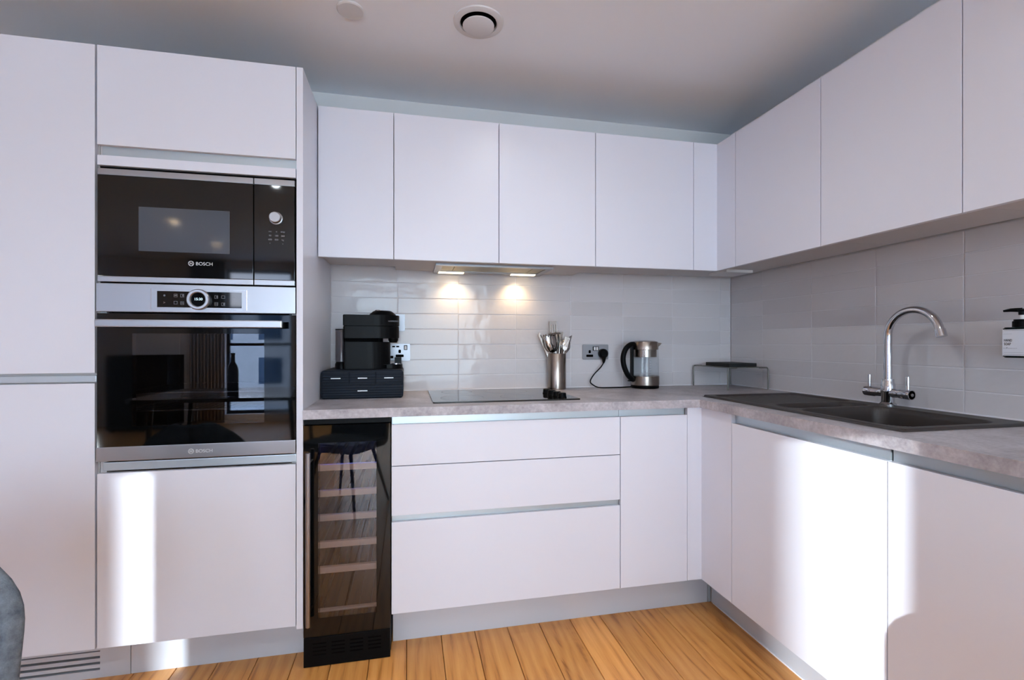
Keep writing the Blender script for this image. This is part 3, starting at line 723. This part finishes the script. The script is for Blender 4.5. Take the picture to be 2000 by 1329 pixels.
lathe('tank_foot', [(0, .03), (.036, .03), (.042, .02), (.042, 0), (0, 0)], 'blackplastic', (-0.286, CYc + .012, BZ + .001), t, 36, sx=0.7)
dtr = prism('drip_tray', stadium(-0.077, -0.026, .045), 0.018, 'blackplastic', t, (0, CYc, BZ + .001), 'Z', 0.001)
lathe('cup_rest', [(0, .004), (.03, .004), (.03, 0), (0, 0)], 'chrome', (-0.053, CYc, BZ + .0195), dtr, 28, sx=.7)
box('tray_post', -0.060, -0.030, CYc - .012, CYc + .012, BZ + .02, BZ + .05, 'blackplastic', dtr)

# ------------------------------------------------------------------ sockets
def socket(name, label, x0, x1, z0, z1, layout):
    t = thing(name, label, 'socket', ((x0 + x1) / 2, YB, z0))
    prism('face_plate', rrect(x0, x1, z0, z1, 0.005, 4), 0.007, 'plate', t, (0, YB - .0075, 0), 'Y', 0.0012)
    y0, y1 = YB - .0082, YB - .0072
    for kind, cx_, cz_ in layout:
        if kind == 'switch': box('rocker', cx_ - .005, cx_ + .005, YB - .0112, YB - .007, cz_ - .0085, cz_ + .0085, 'white_plastic', t, 0.001)
        if kind == 'switchbed': box('rocker_bed', cx_ - .017, cx_ + .017, y0, y1, cz_ - .011, cz_ + .011, 'black', t, 0)
        if kind == 'hole':
            prism('pin_slot', rrect(cx_ - .006, cx_ + .006, cz_ - .0035, cz_ + .013, .004, 3), .001, 'black', t, (0, y0, 0), 'Y')
            prism('pin_slot', rrect(cx_ - .019, cx_ + .019, cz_ - .023, cz_ - .0105, .003, 3), .001, 'black', t, (0, y0, 0), 'Y')
        if kind == 'usb': box('usb_port', cx_ - .007, cx_ + .007, y0, y1, cz_ - .0035, cz_ + .0035, 'black', t, 0)
    return t
t = socket('double_socket', 'brushed steel double wall socket behind the kettle flex', 0.896, 1.040, 1.0475, 1.1265,
           [('switchbed', .9685, 1.105), ('switch', .9615, 1.105), ('switch', .9755, 1.105), ('hole', .9345, 1.084), ('hole', 1.005, 1.084)])
t = socket('double_socket', 'steel double wall socket half hidden behind the coffee machine', -0.128, 0.009, 1.0475, 1.131,
           [('switchbed', -.106, 1.112), ('switch', -.106, 1.112), ('switch', -0.0125, 1.112), ('hole', -.0405, 1.089), ('hole', -.0895, 1.083), ('usb', -.050, 1.117), ('usb', -.069, 1.117)])
frame('rocker_rim', -0.0205, -0.0045, 1.1005, 1.1235, YB - .0105, YB - .007, .0028, .0028, 'black', t)
t = thing('switch_plate', 'single steel switch plate behind the coffee machine lid', 'switch', (-0.057, YB, 1.193))
prism('face_plate', rrect(-0.098, -0.016, 1.192, 1.274, .005, 4), 0.007, 'plate', t, (0, YB - .0075, 0), 'Y', .0012)
box('rocker', -0.064, -0.050, YB - .0105, YB - .007, 1.222, 1.244, 'white_plastic', t)

t = thing('mains_plug', 'black mains plug with flex running to the kettle', 'plug', (1.006, YB - .03, 1.08))
lathe('body', [(0, .026), (.017, .026), (.0245, .018), (.0255, .002), (.0255, 0), (0, 0)], 'blackplastic', (1.006, YB - .0085, 1.079), t, 32, RX90)
tube('strain_relief', [(1.007, YB - .024, 1.066), (1.007, YB - .024, 1.040), (1.005, YB - .024, 1.028)], .006, 'blackplastic', t, 12, radii=[.0125, .008, .0045])
def bez(p, n=40):
    out = []
    P = [Vector(q) for q in p]
    for i in range(len(P) - 1):
        p0 = P[max(i - 1, 0)]; p1 = P[i]; p2 = P[i + 1]; p3 = P[min(i + 2, len(P) - 1)]
        for k in range(10):
            s_ = k / 10
            out.append(0.5 * ((2 * p1) + (p2 - p0) * s_ + (2 * p0 - 5 * p1 + 4 * p2 - p3) * s_ ** 2 + (3 * p1 - p0 - 3 * p2 + p3) * s_ ** 3))
    out.append(P[-1]); return out
yf = YB - .03
tube('flex', bez([(1.005, YB - .024, 1.030), PY(1173, 718, yf), PY(1160, 732, yf), PY(1153, 745, yf), PY(1158, 752, yf - .01), (0.965, yf - .03, ZW + .004), (1.03, yf - .05, ZW + .004), (1.10, 2.335, ZW + .004), (1.145, 2.33, ZW + .0065)]), .0033, 'blackplastic', t, 10)

# ------------------------------------------------------------------ kettle
KX, KY = 1.207, 2.318
t = thing('glass_kettle', 'glass and steel electric kettle with black handle by the socket', 'kettle', (KX, KY, ZW))
lathe('power_base', [(0, 0), (.070, 0), (.072, .003), (.072, .012), (.068, .015), (0, .015)], 'blackplastic', (KX, KY, ZW + .0004), t, 48)
lathe('heater_band', [(0, 0), (.072, 0), (.0735, .002), (.0735, .046), (.072, .048), (0, .048)], 'steeldark', (KX, KY, ZW + .016), t, 48)
g = lathe('glass_jug', [(.071, 0), (.071, .06), (.069, .11), (.067, .15)], 'kettleglass', (KX, KY, ZW + .0645), t, 48)
for i in range(6): box('level_mark', KX - .012 + .004 * (i % 2), KX - .002, KY - .0716, KY - .0708, ZW + .078 + i * .013, ZW + .0800 + i * .013, 'printgrey', g, 0)
lathe('collar', [(.058, -.036), (.060, -.036), (.060, 0), (.069, .002), (.069, .036), (.066, .042), (.05, .047), (0, .049), (0, .046), (.048, .044), (.058, 0)], 'steeldark', (KX, KY, ZW + .198), t, 48)
prism('pour_lip', [(KX + .06, ZW + .200), (KX + .072, ZW + .215), (KX + .092, ZW + .233), (KX + .060, ZW + .236)], .03, 'steeldark', t, (0, KY - .015, 0), 'Y', .002)
hp = [(KX - .062, KY - .01, ZW + .226), (KX - .085, KY - .015, ZW + .226), (KX - .115, KY - .02, ZW + .205), (KX - .131, KY - .022, ZW + .165), (KX - .128, KY - .022, ZW + .12), (KX - .108, KY - .02, ZW + .075), (KX - .082, KY - .015, ZW + .05), (KX - .07, KY - .01, ZW + .045)]
hn = tube('handle', bez(hp), .0135, 'blackplastic', t, 14)
box('handle_spine', KX - .083, KX - .072, KY - .022, KY + .002, ZW + .05, ZW + .222, 'blackplastic', hn, .003)
prism('switch_lever', [(KX - .10, ZW + .036), (KX - .07, ZW + .036), (KX - .07, ZW + .05), (KX - .085, ZW + .05)], .02, 'blackplastic', hn, (0, KY - .02, 0), 'Y', .001)

# ------------------------------------------------------------------ utensil holder with cutlery
UXc, UYc = 0.738, 2.352
t = thing('utensil_holder', 'brushed steel cylinder holding cutlery behind the hob knobs', 'utensil holder', (UXc, UYc, ZW))
lathe('cylinder', [(0, 0), (.046, 0), (.047, .001), (.047, .179), (.0465, .18), (.0455, .18), (.0455, .004), (0, .004)], 'steeldark', (UXc, UYc, ZW + .0004), t, 48)
def blade(name, pts, m, parent, th=.0016, base=None):
    return prism(name, pts, th, m, parent, base or (0, 0, 0), 'Y', 0)
def utensil(name, label, cat, build, dx, dy, tilt_x, tilt_y, rz, length):
    """built upright at the origin, then leaned inside the holder"""
    t = bpy.data.objects.new(name, None); t.empty_display_size = .03; link(t, None, Vector((0, 0, 0))); tag(t, label, cat, 'cutlery in the steel holder')
    build(t, length * 1.07)
    t.rotation_euler = (tilt_x, tilt_y, rz); t.location = (UXc + dx, UYc + dy, ZW + .008); return t
def spoon(t, L):
    tube('handle', [(0, 0, 0), (0, 0, L * .4), (0, .003, L * .74)], .003, 'cutlery', t, 8, radii=[.0045, .003, .0024])
    lathe('bowl', [(0, -.033), (.012, -.026), (.019, -.008), (.019, .006), (.013, .024), (0, .032)], 'cutlery', (0, .004, L * .74 + .03), t, 20, None, True, 1.0, .28)
def fork(t, L):
    h_ = tube('handle', [(0, 0, 0), (0, 0, L * .4), (0, .002, L * .74)], .003, 'cutlery', t, 8, radii=[.0045, .003, .0024])
    blade('shoulder', [(-.003, L * .73), (.003, L * .73), (.0115, L * .76), (.0115, L * .8), (-.0115, L * .8), (-.0115, L * .76)], 'cutlery', t)
    for k in range(4): box('tine', -.0115 + k * .0066, -.0085 + k * .0066, 0, .0016, L * .8, L * .98, 'cutlery', t, 0)
def knife(t, L):
    box('handle', -.006, .006, -.003, .003, 0, L * .45, 'cutlery', t, .002)
    blade('blade', [(-.006, L * .45), (.010, L * .45), (.012, L * .8), (.006, L), (-.006, L * .96)], 'cutlery', t)
def pasta(t, L):
    tube('handle', [(0, 0, 0), (0, 0, L * .62)], .0035, 'cutlery', t, 8)
    lathe('bowl', [(0.004, -.045), (.022, -.036), (.033, -.01), (.034, .02), (.030, .045), (.028, .045), (.031, .02), (.030, -.01), (.02, -.033), (0, -.043)], 'cutlery', (0, 0, L * .62 + .045), t, 24, None, True, 1.0, .45)
    for k in range(7):
        a = math.pi * (k / 6) ; tube('tooth', [(.031 * math.cos(a), -.014 * math.sin(a), L * .62 + .085), (.034 * math.cos(a), -.03 * math.sin(a) - .006, L * .62 + .100)], .003, 'cutlery', t, 6)
def masher(t, L):
    tube('handle', [(0, 0, 0), (0, 0, L * .66)], .004, 'cutlery', t, 8)
    for s_ in (-1, 1): tube('arm', [(0, 0, L * .66), (s_ * .012, 0, L * .72), (s_ * .022, 0, L * .82), (s_ * .022, 0, L * .97)], .003, 'blackmetal', t, 8)
    for k in range(7): tube('bar', [(-.022, -.03 + k * .008, L * .97 + .004 * (k % 2)), (.022, -.03 + k * .008, L * .97 + .004 * (k % 2))], .0022, 'cutlery', t, 6)
def turner(t, L):
    tube('handle', [(0, 0, 0), (0, 0, L * .62)], .003, 'cutlery', t, 8)
    for k in range(4): box('tine', -.02 + k * .0115, -.0125 + k * .0115, 0, .0014, L * .66, L * .95, 'cutlery', t, 0)
    multi('edge', [(-.02, .022, 0, .0014, L * .62, L * .66), (-.02, .022, 0, .0014, L * .95, L)], 'cutlery', t)
utensil('pasta_server', 'toothed steel pasta server leaning left in the holder', 'utensil', pasta, .022, -.004, 0.0, -0.24, .15, .275)
utensil('potato_masher', 'dark-armed masher head in the front of the holder', 'utensil', masher, .004, -.022, 0.0, -.09, .12, .262)
utensil('slotted_turner', 'slotted steel turner, tallest piece in the holder', 'utensil', turner, .006, .022, 0.0, -.06, .1, .315)
utensil('table_fork', 'steel fork standing upright right of the turner', 'fork', fork, .0, .012, 0.0, .10, .0, .272)
utensil('table_fork', 'steel fork leaning far right, low in the holder', 'fork', fork, -.014, -.016, .0, .25, -.1, .250)
utensil('table_spoon', 'steel spoon with bright bowl leaning far right', 'spoon', spoon, -.022, -.008, .0, .36, .1, .240)
utensil('table_spoon', 'steel spoon leaning right behind the bright spoon', 'spoon', spoon, -.008, .020, .0, .27, -.1, .250)
utensil('table_knife', 'steel knife blade sticking out far left of the holder', 'knife', knife, .030, .006, .0, -.42, .0, .285)
utensil('table_knife', 'steel knife standing upright among the forks', 'knife', knife, -.004, .0, .0, .15, .5, .27)
utensil('table_knife', 'steel knife leaning right over the bright spoon', 'knife', knife, -.028, .010, .0, .42, .2, .275)

# ------------------------------------------------------------------ corner shelf with tray
t = thing('corner_shelf', 'grey wire-legged corner shelf standing on the worktop', 'shelf rack', (1.645, 2.245, ZW))
AX0, AX1, AY0, AY1, AZ = 1.535, 1.762, 2.095, 2.388, 1.010
box('plate', AX0 + .002, AX1 - .002, AY0 + .002, AY1 - .002, AZ, AZ + .003, 'stand', t, 0.0008)
for x, y in ((AX0, AY0), (AX1, AY0), (AX0, AY1), (AX1, AY1)):
    sx_ = 1 if x == AX0 else -1
    tube('leg', bez([(x, y, ZW + .0005), (x, y, ZW + .05), (x, y, AZ - .012), (x + sx_ * .004, y, AZ - .001), (x + sx_ * .015, y, AZ + .0015), (x + sx_ * .05, y, AZ + .0015)]), .0036, 'stand', t, 10)
t = thing('drying_tray', 'flat black textured tray lying on the corner shelf', 'tray', (1.64, 2.23, AZ + .003))
m = M['tray']; mp, _ = coords(m, (1, 1, 1)); tn = noise(m, mp, 160.0, 2); bump(m, tn.outputs[0], .6, .003)
tr_ = box('pad', 1.578, 1.738, 2.145, 2.34, AZ + .0035, AZ + .0215, 'tray', t, .003)

# ------------------------------------------------------------------ soap bottle on the right wall
SXa, SXb, SYc, SZ0, SZ1 = 1.692, 1.752, 1.046, 1.0905, 1.178
t = thing('soap_bottle', 'dark pump soap bottle with white label fixed to right wall', 'soap bottle', (1.722, SYc, SZ0))
HWs = .031
prism('bottle', rrect(SXa, SXb, SYc - HWs, SYc + HWs, .008, 5), SZ1 - SZ0, 'soapbottle', t, (0, 0, SZ0), 'Z', .003)
lb = box('label_sheet', SXa - .0008, SXa - .0001, SYc - HWs + .003, SYc + HWs - .003, SZ0 + .006, SZ1 - .006, 'label', t, 0)
xl = SXa - .0012
bx = []
for a, b2, c1, c2 in ((-.0245, .0245, .0095, .0101), (-.0245, .0245, .0795, .0801), (-.0245, -.0239, .0095, .0801), (-.021, .024, .0155, .0158)):
    bx.append((xl, xl + .0003, SYc + a, SYc + b2, SZ0 + c1 - .001, SZ0 + c2 - .001))
multi('label_border', bx, 'blackplastic', lb)
text('label_lettering', 'HAND', .0105, (xl + .0002, SYc + .024, SZ0 + .0465), SIDE, 'blackplastic', lb, sx=.62)
text('label_lettering', 'SOAP', .0105, (xl + .0002, SYc + .024, SZ0 + .036), SIDE, 'blackplastic', lb, sx=.62)
text('label_lettering', '- - + - - - - - -', .008, (xl + .0002, SYc + .026, SZ0 + .0255), SIDE, 'blackplastic', lb, sx=.75)
text('label_lettering', '- - - - - - -', .006, (xl + .0002, SYc + .025, SZ0 + .067), SIDE, 'blackplastic', lb, sx=.8)
SC = (1.722, SYc)
lathe('cap', [(0, 0), (.021, 0), (.021, .016), (.018, .018), (.018, .022), (0, .022)], 'blackplastic', (*SC, SZ1 + .001), t, 36)
lathe('pump_stem', [(0, 0), (.0055, 0), (.0055, .012), (0, .012)], 'white_plastic', (*SC, SZ1 + .0235), t, 20)
pump = lathe('pump_head', [(0, 0), (.008, 0), (.0085, .010), (.012, .013), (.012, .017), (0, .018)], 'blackplastic', (*SC, SZ1 + .036), t, 28)
tube('nozzle', [(SC[0], SYc, SZ1 + .050), (SC[0] - .012, SYc + .020, SZ1 + .0505), (SC[0] - .018, SYc + .034, SZ1 + .0485)], .004, 'blackplastic', pump, 12, radii=[.0065, .005, .003])
multi('wall_bracket', [(SXb - .002, XR - .0005, SYc - .02, SYc + .02, SZ1 + .0005, SZ1 + .0022), (XR - .003, XR - .0005, SYc - .02, SYc + .02, SZ1 - .03, SZ1 + .0005)], 'blackplastic', t)

# ------------------------------------------------------------------ ceiling fittings
t = thing('ceiling_vent', 'round white extractor valve in the ceiling', 'vent', (0.253, 1.765, ZC))
lathe('rim', [(.092, 0), (.091, -.005), (.080, -.009), (.069, -.008), (.066, 0), (.066, .03), (.068, .03)], 'white_plastic', (0.253, 1.765, ZC - .0003), t, 56)
lathe('throat', [(.066, -.002), (.064, .0), (0, .0)], 'black', (0.253, 1.765, ZC - .0008), t, 48)
lathe('valve_disc', [(0, -.020), (.05, -.020), (.058, -.017), (.058, -.014), (0, -.012)], 'white_plastic', (0.253, 1.765, ZC - .001), t, 56)
t = thing('sprinkler_cover', 'flat round white cover disc on the ceiling at top edge', 'ceiling disc', (-0.2, 1.79, ZC))
lathe('disc', [(0, -.008), (.043, -.008), (.047, -.005), (.047, 0), (0, 0)], 'white_plastic', (-0.2, 1.792, ZC - .0005), t, 40)
def downlight(x, y, lb_, energy):
    t = thing('ceiling_downlight', lb_, 'downlight', (x, y, ZC), 'recessed downlights')
    lathe('bezel', [(.045, 0), (.045, -.004), (.035, -.005), (.034, 0)], 'white_plastic', (x, y, ZC - .0003), t, 32)
    lathe('lens', [(0, -.003), (.034, -.003), (.034, 0)], 'downlight', (x, y, ZC - .0003), t, 32)
    ld = bpy.data.lights.new('downlight_beam', 'SPOT'); ld.energy = energy; ld.color = (.84, .93, 1.0); ld.spot_size = math.radians(160); ld.spot_blend = 1.0; ld.shadow_soft_size = .03
    lo = bpy.data.objects.new('downlight_beam', ld); COL.objects.link(lo); lo.parent = t; lo.location = (0, 0, -.012)
downlight(0.46, 1.27, 'ceiling downlight over the kitchen floor in front of the hob', 27)
downlight(0.46, -0.25, 'ceiling downlight just behind the photographer', 50)  # unseen lamp added to brighten floor and, by bounce, ceiling
downlight(-0.95, -0.25, 'ceiling downlight over the end of the dining table', 50)  # another added lamp, out of view, lifting the left side of the room
downlight(-2.22, -1.69, 'warm ceiling downlight nearer the dining table, mirrored in the microwave', 45)
downlight(-2.23, -2.8, 'warm ceiling downlight nearer the windows, mirrored in the microwave', 45)

# ------------------------------------------------------------------ dining chairs, table (mostly seen in reflections)
def make_chair(label):
    t = thing('dining_chair', label, 'chair', (0, 0, 0), 'grey dining chairs')
    bm = bmesh.new(); NU, NV = 18, 14; g_ = []
    for j in range(NV + 1):
        v = j / NV; z = .44 + .33 * v
        hw = .235 * (1 - max(0, (v - .42) / .58) ** 2.6 * .72)
        row = []
        for i in range(NU + 1):
            u = -1 + 2 * i / NU
            row.append(bm.verts.new((hw * u, .20 + .05 * v - .07 * u * u, z - (0.03 * u * u * max(0, v - .6)))))
        g_.append(row)
    for j in range(NV):
        for i in range(NU): bm.faces.new((g_[j][i], g_[j][i + 1], g_[j + 1][i + 1], g_[j + 1][i]))
    bk = meshobj('backrest', bm, 'fabric', t, (0, 0, 0), True)
    so_ = bk.modifiers.new('thick', 'SOLIDIFY'); so_.thickness = .035; so_.offset = 0
    bv = bk.modifiers.new('soft', 'BEVEL'); bv.width = .012; bv.segments = 3; bv.limit_method = 'ANGLE'
    prism('seat', rrect(-.235, .235, -.23, .20, .08, 6), .055, 'fabric', t, (0, 0, .415), 'Z', .012)
    for sx_ in (-1, 1):
        for sy_ in (-1, 1):
            tube('leg', [(sx_ * .12, sy_ * .12, .413), (sx_ * .21, sy_ * .20, .0)], .011, 'blackmetal', t, 10, radii=[.013, .009])
    multi('underframe', [(-.13, .13, -.012, .012, .402, .4145), (-.012, .012, -.13, .13, .402, .4145)], 'blackmetal', t)
    return t
ch = make_chair('grey fabric dining chair cut off by the left edge')
ch.location = (-0.955, 0.93, 0); ch.rotation_euler.z = 0.0
for (x, y, rz, lab) in ((-0.42, 0.05, math.radians(-150), 'grey dining chair with black legs mirrored in the wine cooler'), (0.805, -0.14, math.radians(-30), 'grey dining chair casting its shadow on the right base doors')):
    c2 = copy_tree(ch); c2.location = (x, y, 0); c2.rotation_euler.z = rz; c2['label'] = lab
t = thing('dining_table', 'dark dining table mirrored in the oven door', 'table', (-1.3, -.55, 0))
prism('table_top', rrect(-1.88, -0.72, -1.0, -.12, .08, 6), .025, 'tabletop', t, (0, 0, .725), 'Z', .004)
for x in (-1.75, -0.85):
    for y in (-.88, -.24): tube('leg', [(x, y, .7245), (x + (.05 if x > -1.3 else -.05), y, 0)], .016, 'blackmetal', t, 12)
t = thing('wine_bottle', 'dark bottle standing on the dining table, mirrored in the oven', 'bottle', (-1.3, -.45, .7505))
lathe('glass', [(0, 0), (.036, 0), (.038, .004), (.038, .18), (.03, .215), (.014, .24), (.0135, .295), (.015, .297), (.015, .31), (0, .31)], 'bottle', (-1.3, -.45, .7505), t, 32)
t = thing('sideboard', 'tall dark cabinet in the far room, mirrored in the oven', 'cabinet', (-3.4, -3.7, 0))
box('body', -3.75, -3.05, -3.95, -3.5, .03, .98, 'darkcab', t, .004)
box('door', -3.745, -3.402, -3.4995, -3.48, .05, .96, 'darkcab', t); box('door', -3.398, -3.055, -3.4995, -3.48, .05, .96, 'darkcab', t)
multi('foot', [(-3.73, -3.69, -3.93, -3.89, 0, .03), (-3.11, -3.07, -3.93, -3.89, 0, .03), (-3.73, -3.69, -3.56, -3.52, 0, .03), (-3.11, -3.07, -3.56, -3.52, 0, .03)], 'darkcab', t)
def curtain(x0, x1, label):
    t = thing('curtain', label, 'curtain', ((x0 + x1) / 2, YFAR + .1, 0.02), 'window curtains')
    bm = bmesh.new(); n_ = 60; lo_ = []; hi_ = []
    for i in range(n_ + 1):
        x = x0 + (x1 - x0) * i / n_; y = YFAR + .11 + .03 * math.sin(i * 1.05)
        lo_.append(bm.verts.new((x, y, .02))); hi_.append(bm.verts.new((x, y, 2.28)))
    for i in range(n_): bm.faces.new((lo_[i], lo_[i + 1], hi_[i + 1], hi_[i]))
    o = meshobj('cloth', bm, 'curtain', t, (0, 0, 0), True); s_ = o.modifiers.new('thick', 'SOLIDIFY'); s_.thickness = .003
    tube('curtain_rod', [(x0 - .02, YFAR + .11, 2.292), (x1 + .02, YFAR + .11, 2.292)], .01, 'blackmetal', t, 10)
t = thing('roller_blind', 'white roller blind drawn down over the wide window', 'blind', (0.15, -3.97, 0.1))  # unseen blind, put in as backdrop for the fill lamp
box('cloth', -0.97, 1.27, -3.972, -3.968, 0.10, 2.23, 'blind', t, 0)
tube('roller', [(-0.98, -3.972, 2.25), (1.28, -3.972, 2.25)], .02, 'white_plastic', t, 16)
curtain(-2.95, -2.52, 'grey curtain drawn back left of the middle window')
curtain(-1.57, -1.0, 'grey curtain hanging between the middle and the wide window')

# ------------------------------------------------------------------ outside
tag(box('ground', -60, 60, -90, YFAR - .16, -3.2, -3.0, 'ground', None, 0), kind='structure')
dS = Vector((math.sin(SUN_AZ), math.cos(SUN_AZ))); pS = Vector((math.cos(SUN_AZ), -math.sin(SUN_AZ)))
def add_sun_block(p0, p1, q, label):  # unseen slab added outside to block part of the sun
    c_ = dS * q + pS * ((p0 + p1) / 2); wdt = p1 - p0
    t = thing('stair_tower', label, 'building', (c_.x, c_.y, -3.0))
    o = box('wall', -wdt / 2, wdt / 2, -.8, .8, -3.0, 10.0, 'facadedark', None, 0)
    o.parent = t; o.location = (0, 0, 6.5); t.rotation_euler.z = -SUN_AZ
    for k in range(4):
        f_ = box('window', 0, .3, 0, .06, 0, .9, 'pane', None, 0); f_.parent = t; f_.location = (0, .82, 2.2 + 2.8 * k)
add_sun_block(-1.0, 0.375, -19.5, 'slim grey stair tower outside the middle window')
add_sun_block(-3.4, -1.672, -19.5, 'wide grey stair tower outside the left window')
t = thing('apartment_building', 'low brick apartment building opposite the windows', 'building', (-4, -34, -3))
box('wall', -30, 22, -38, -32, -3.0, 3.3, 'facade', t, 0)
box('roof', -30.3, 22.3, -38.3, -31.7, 3.3, 3.6, 'facadedark', t, 0)
for i in range(16):
    for k in range(2):
        wn = box('window', -28.5 + i * 3.1, -27 + i * 3.1, -32.03, -31.98, -1.6 + k * 3, .2 + k * 3, 'pane', t, 0)
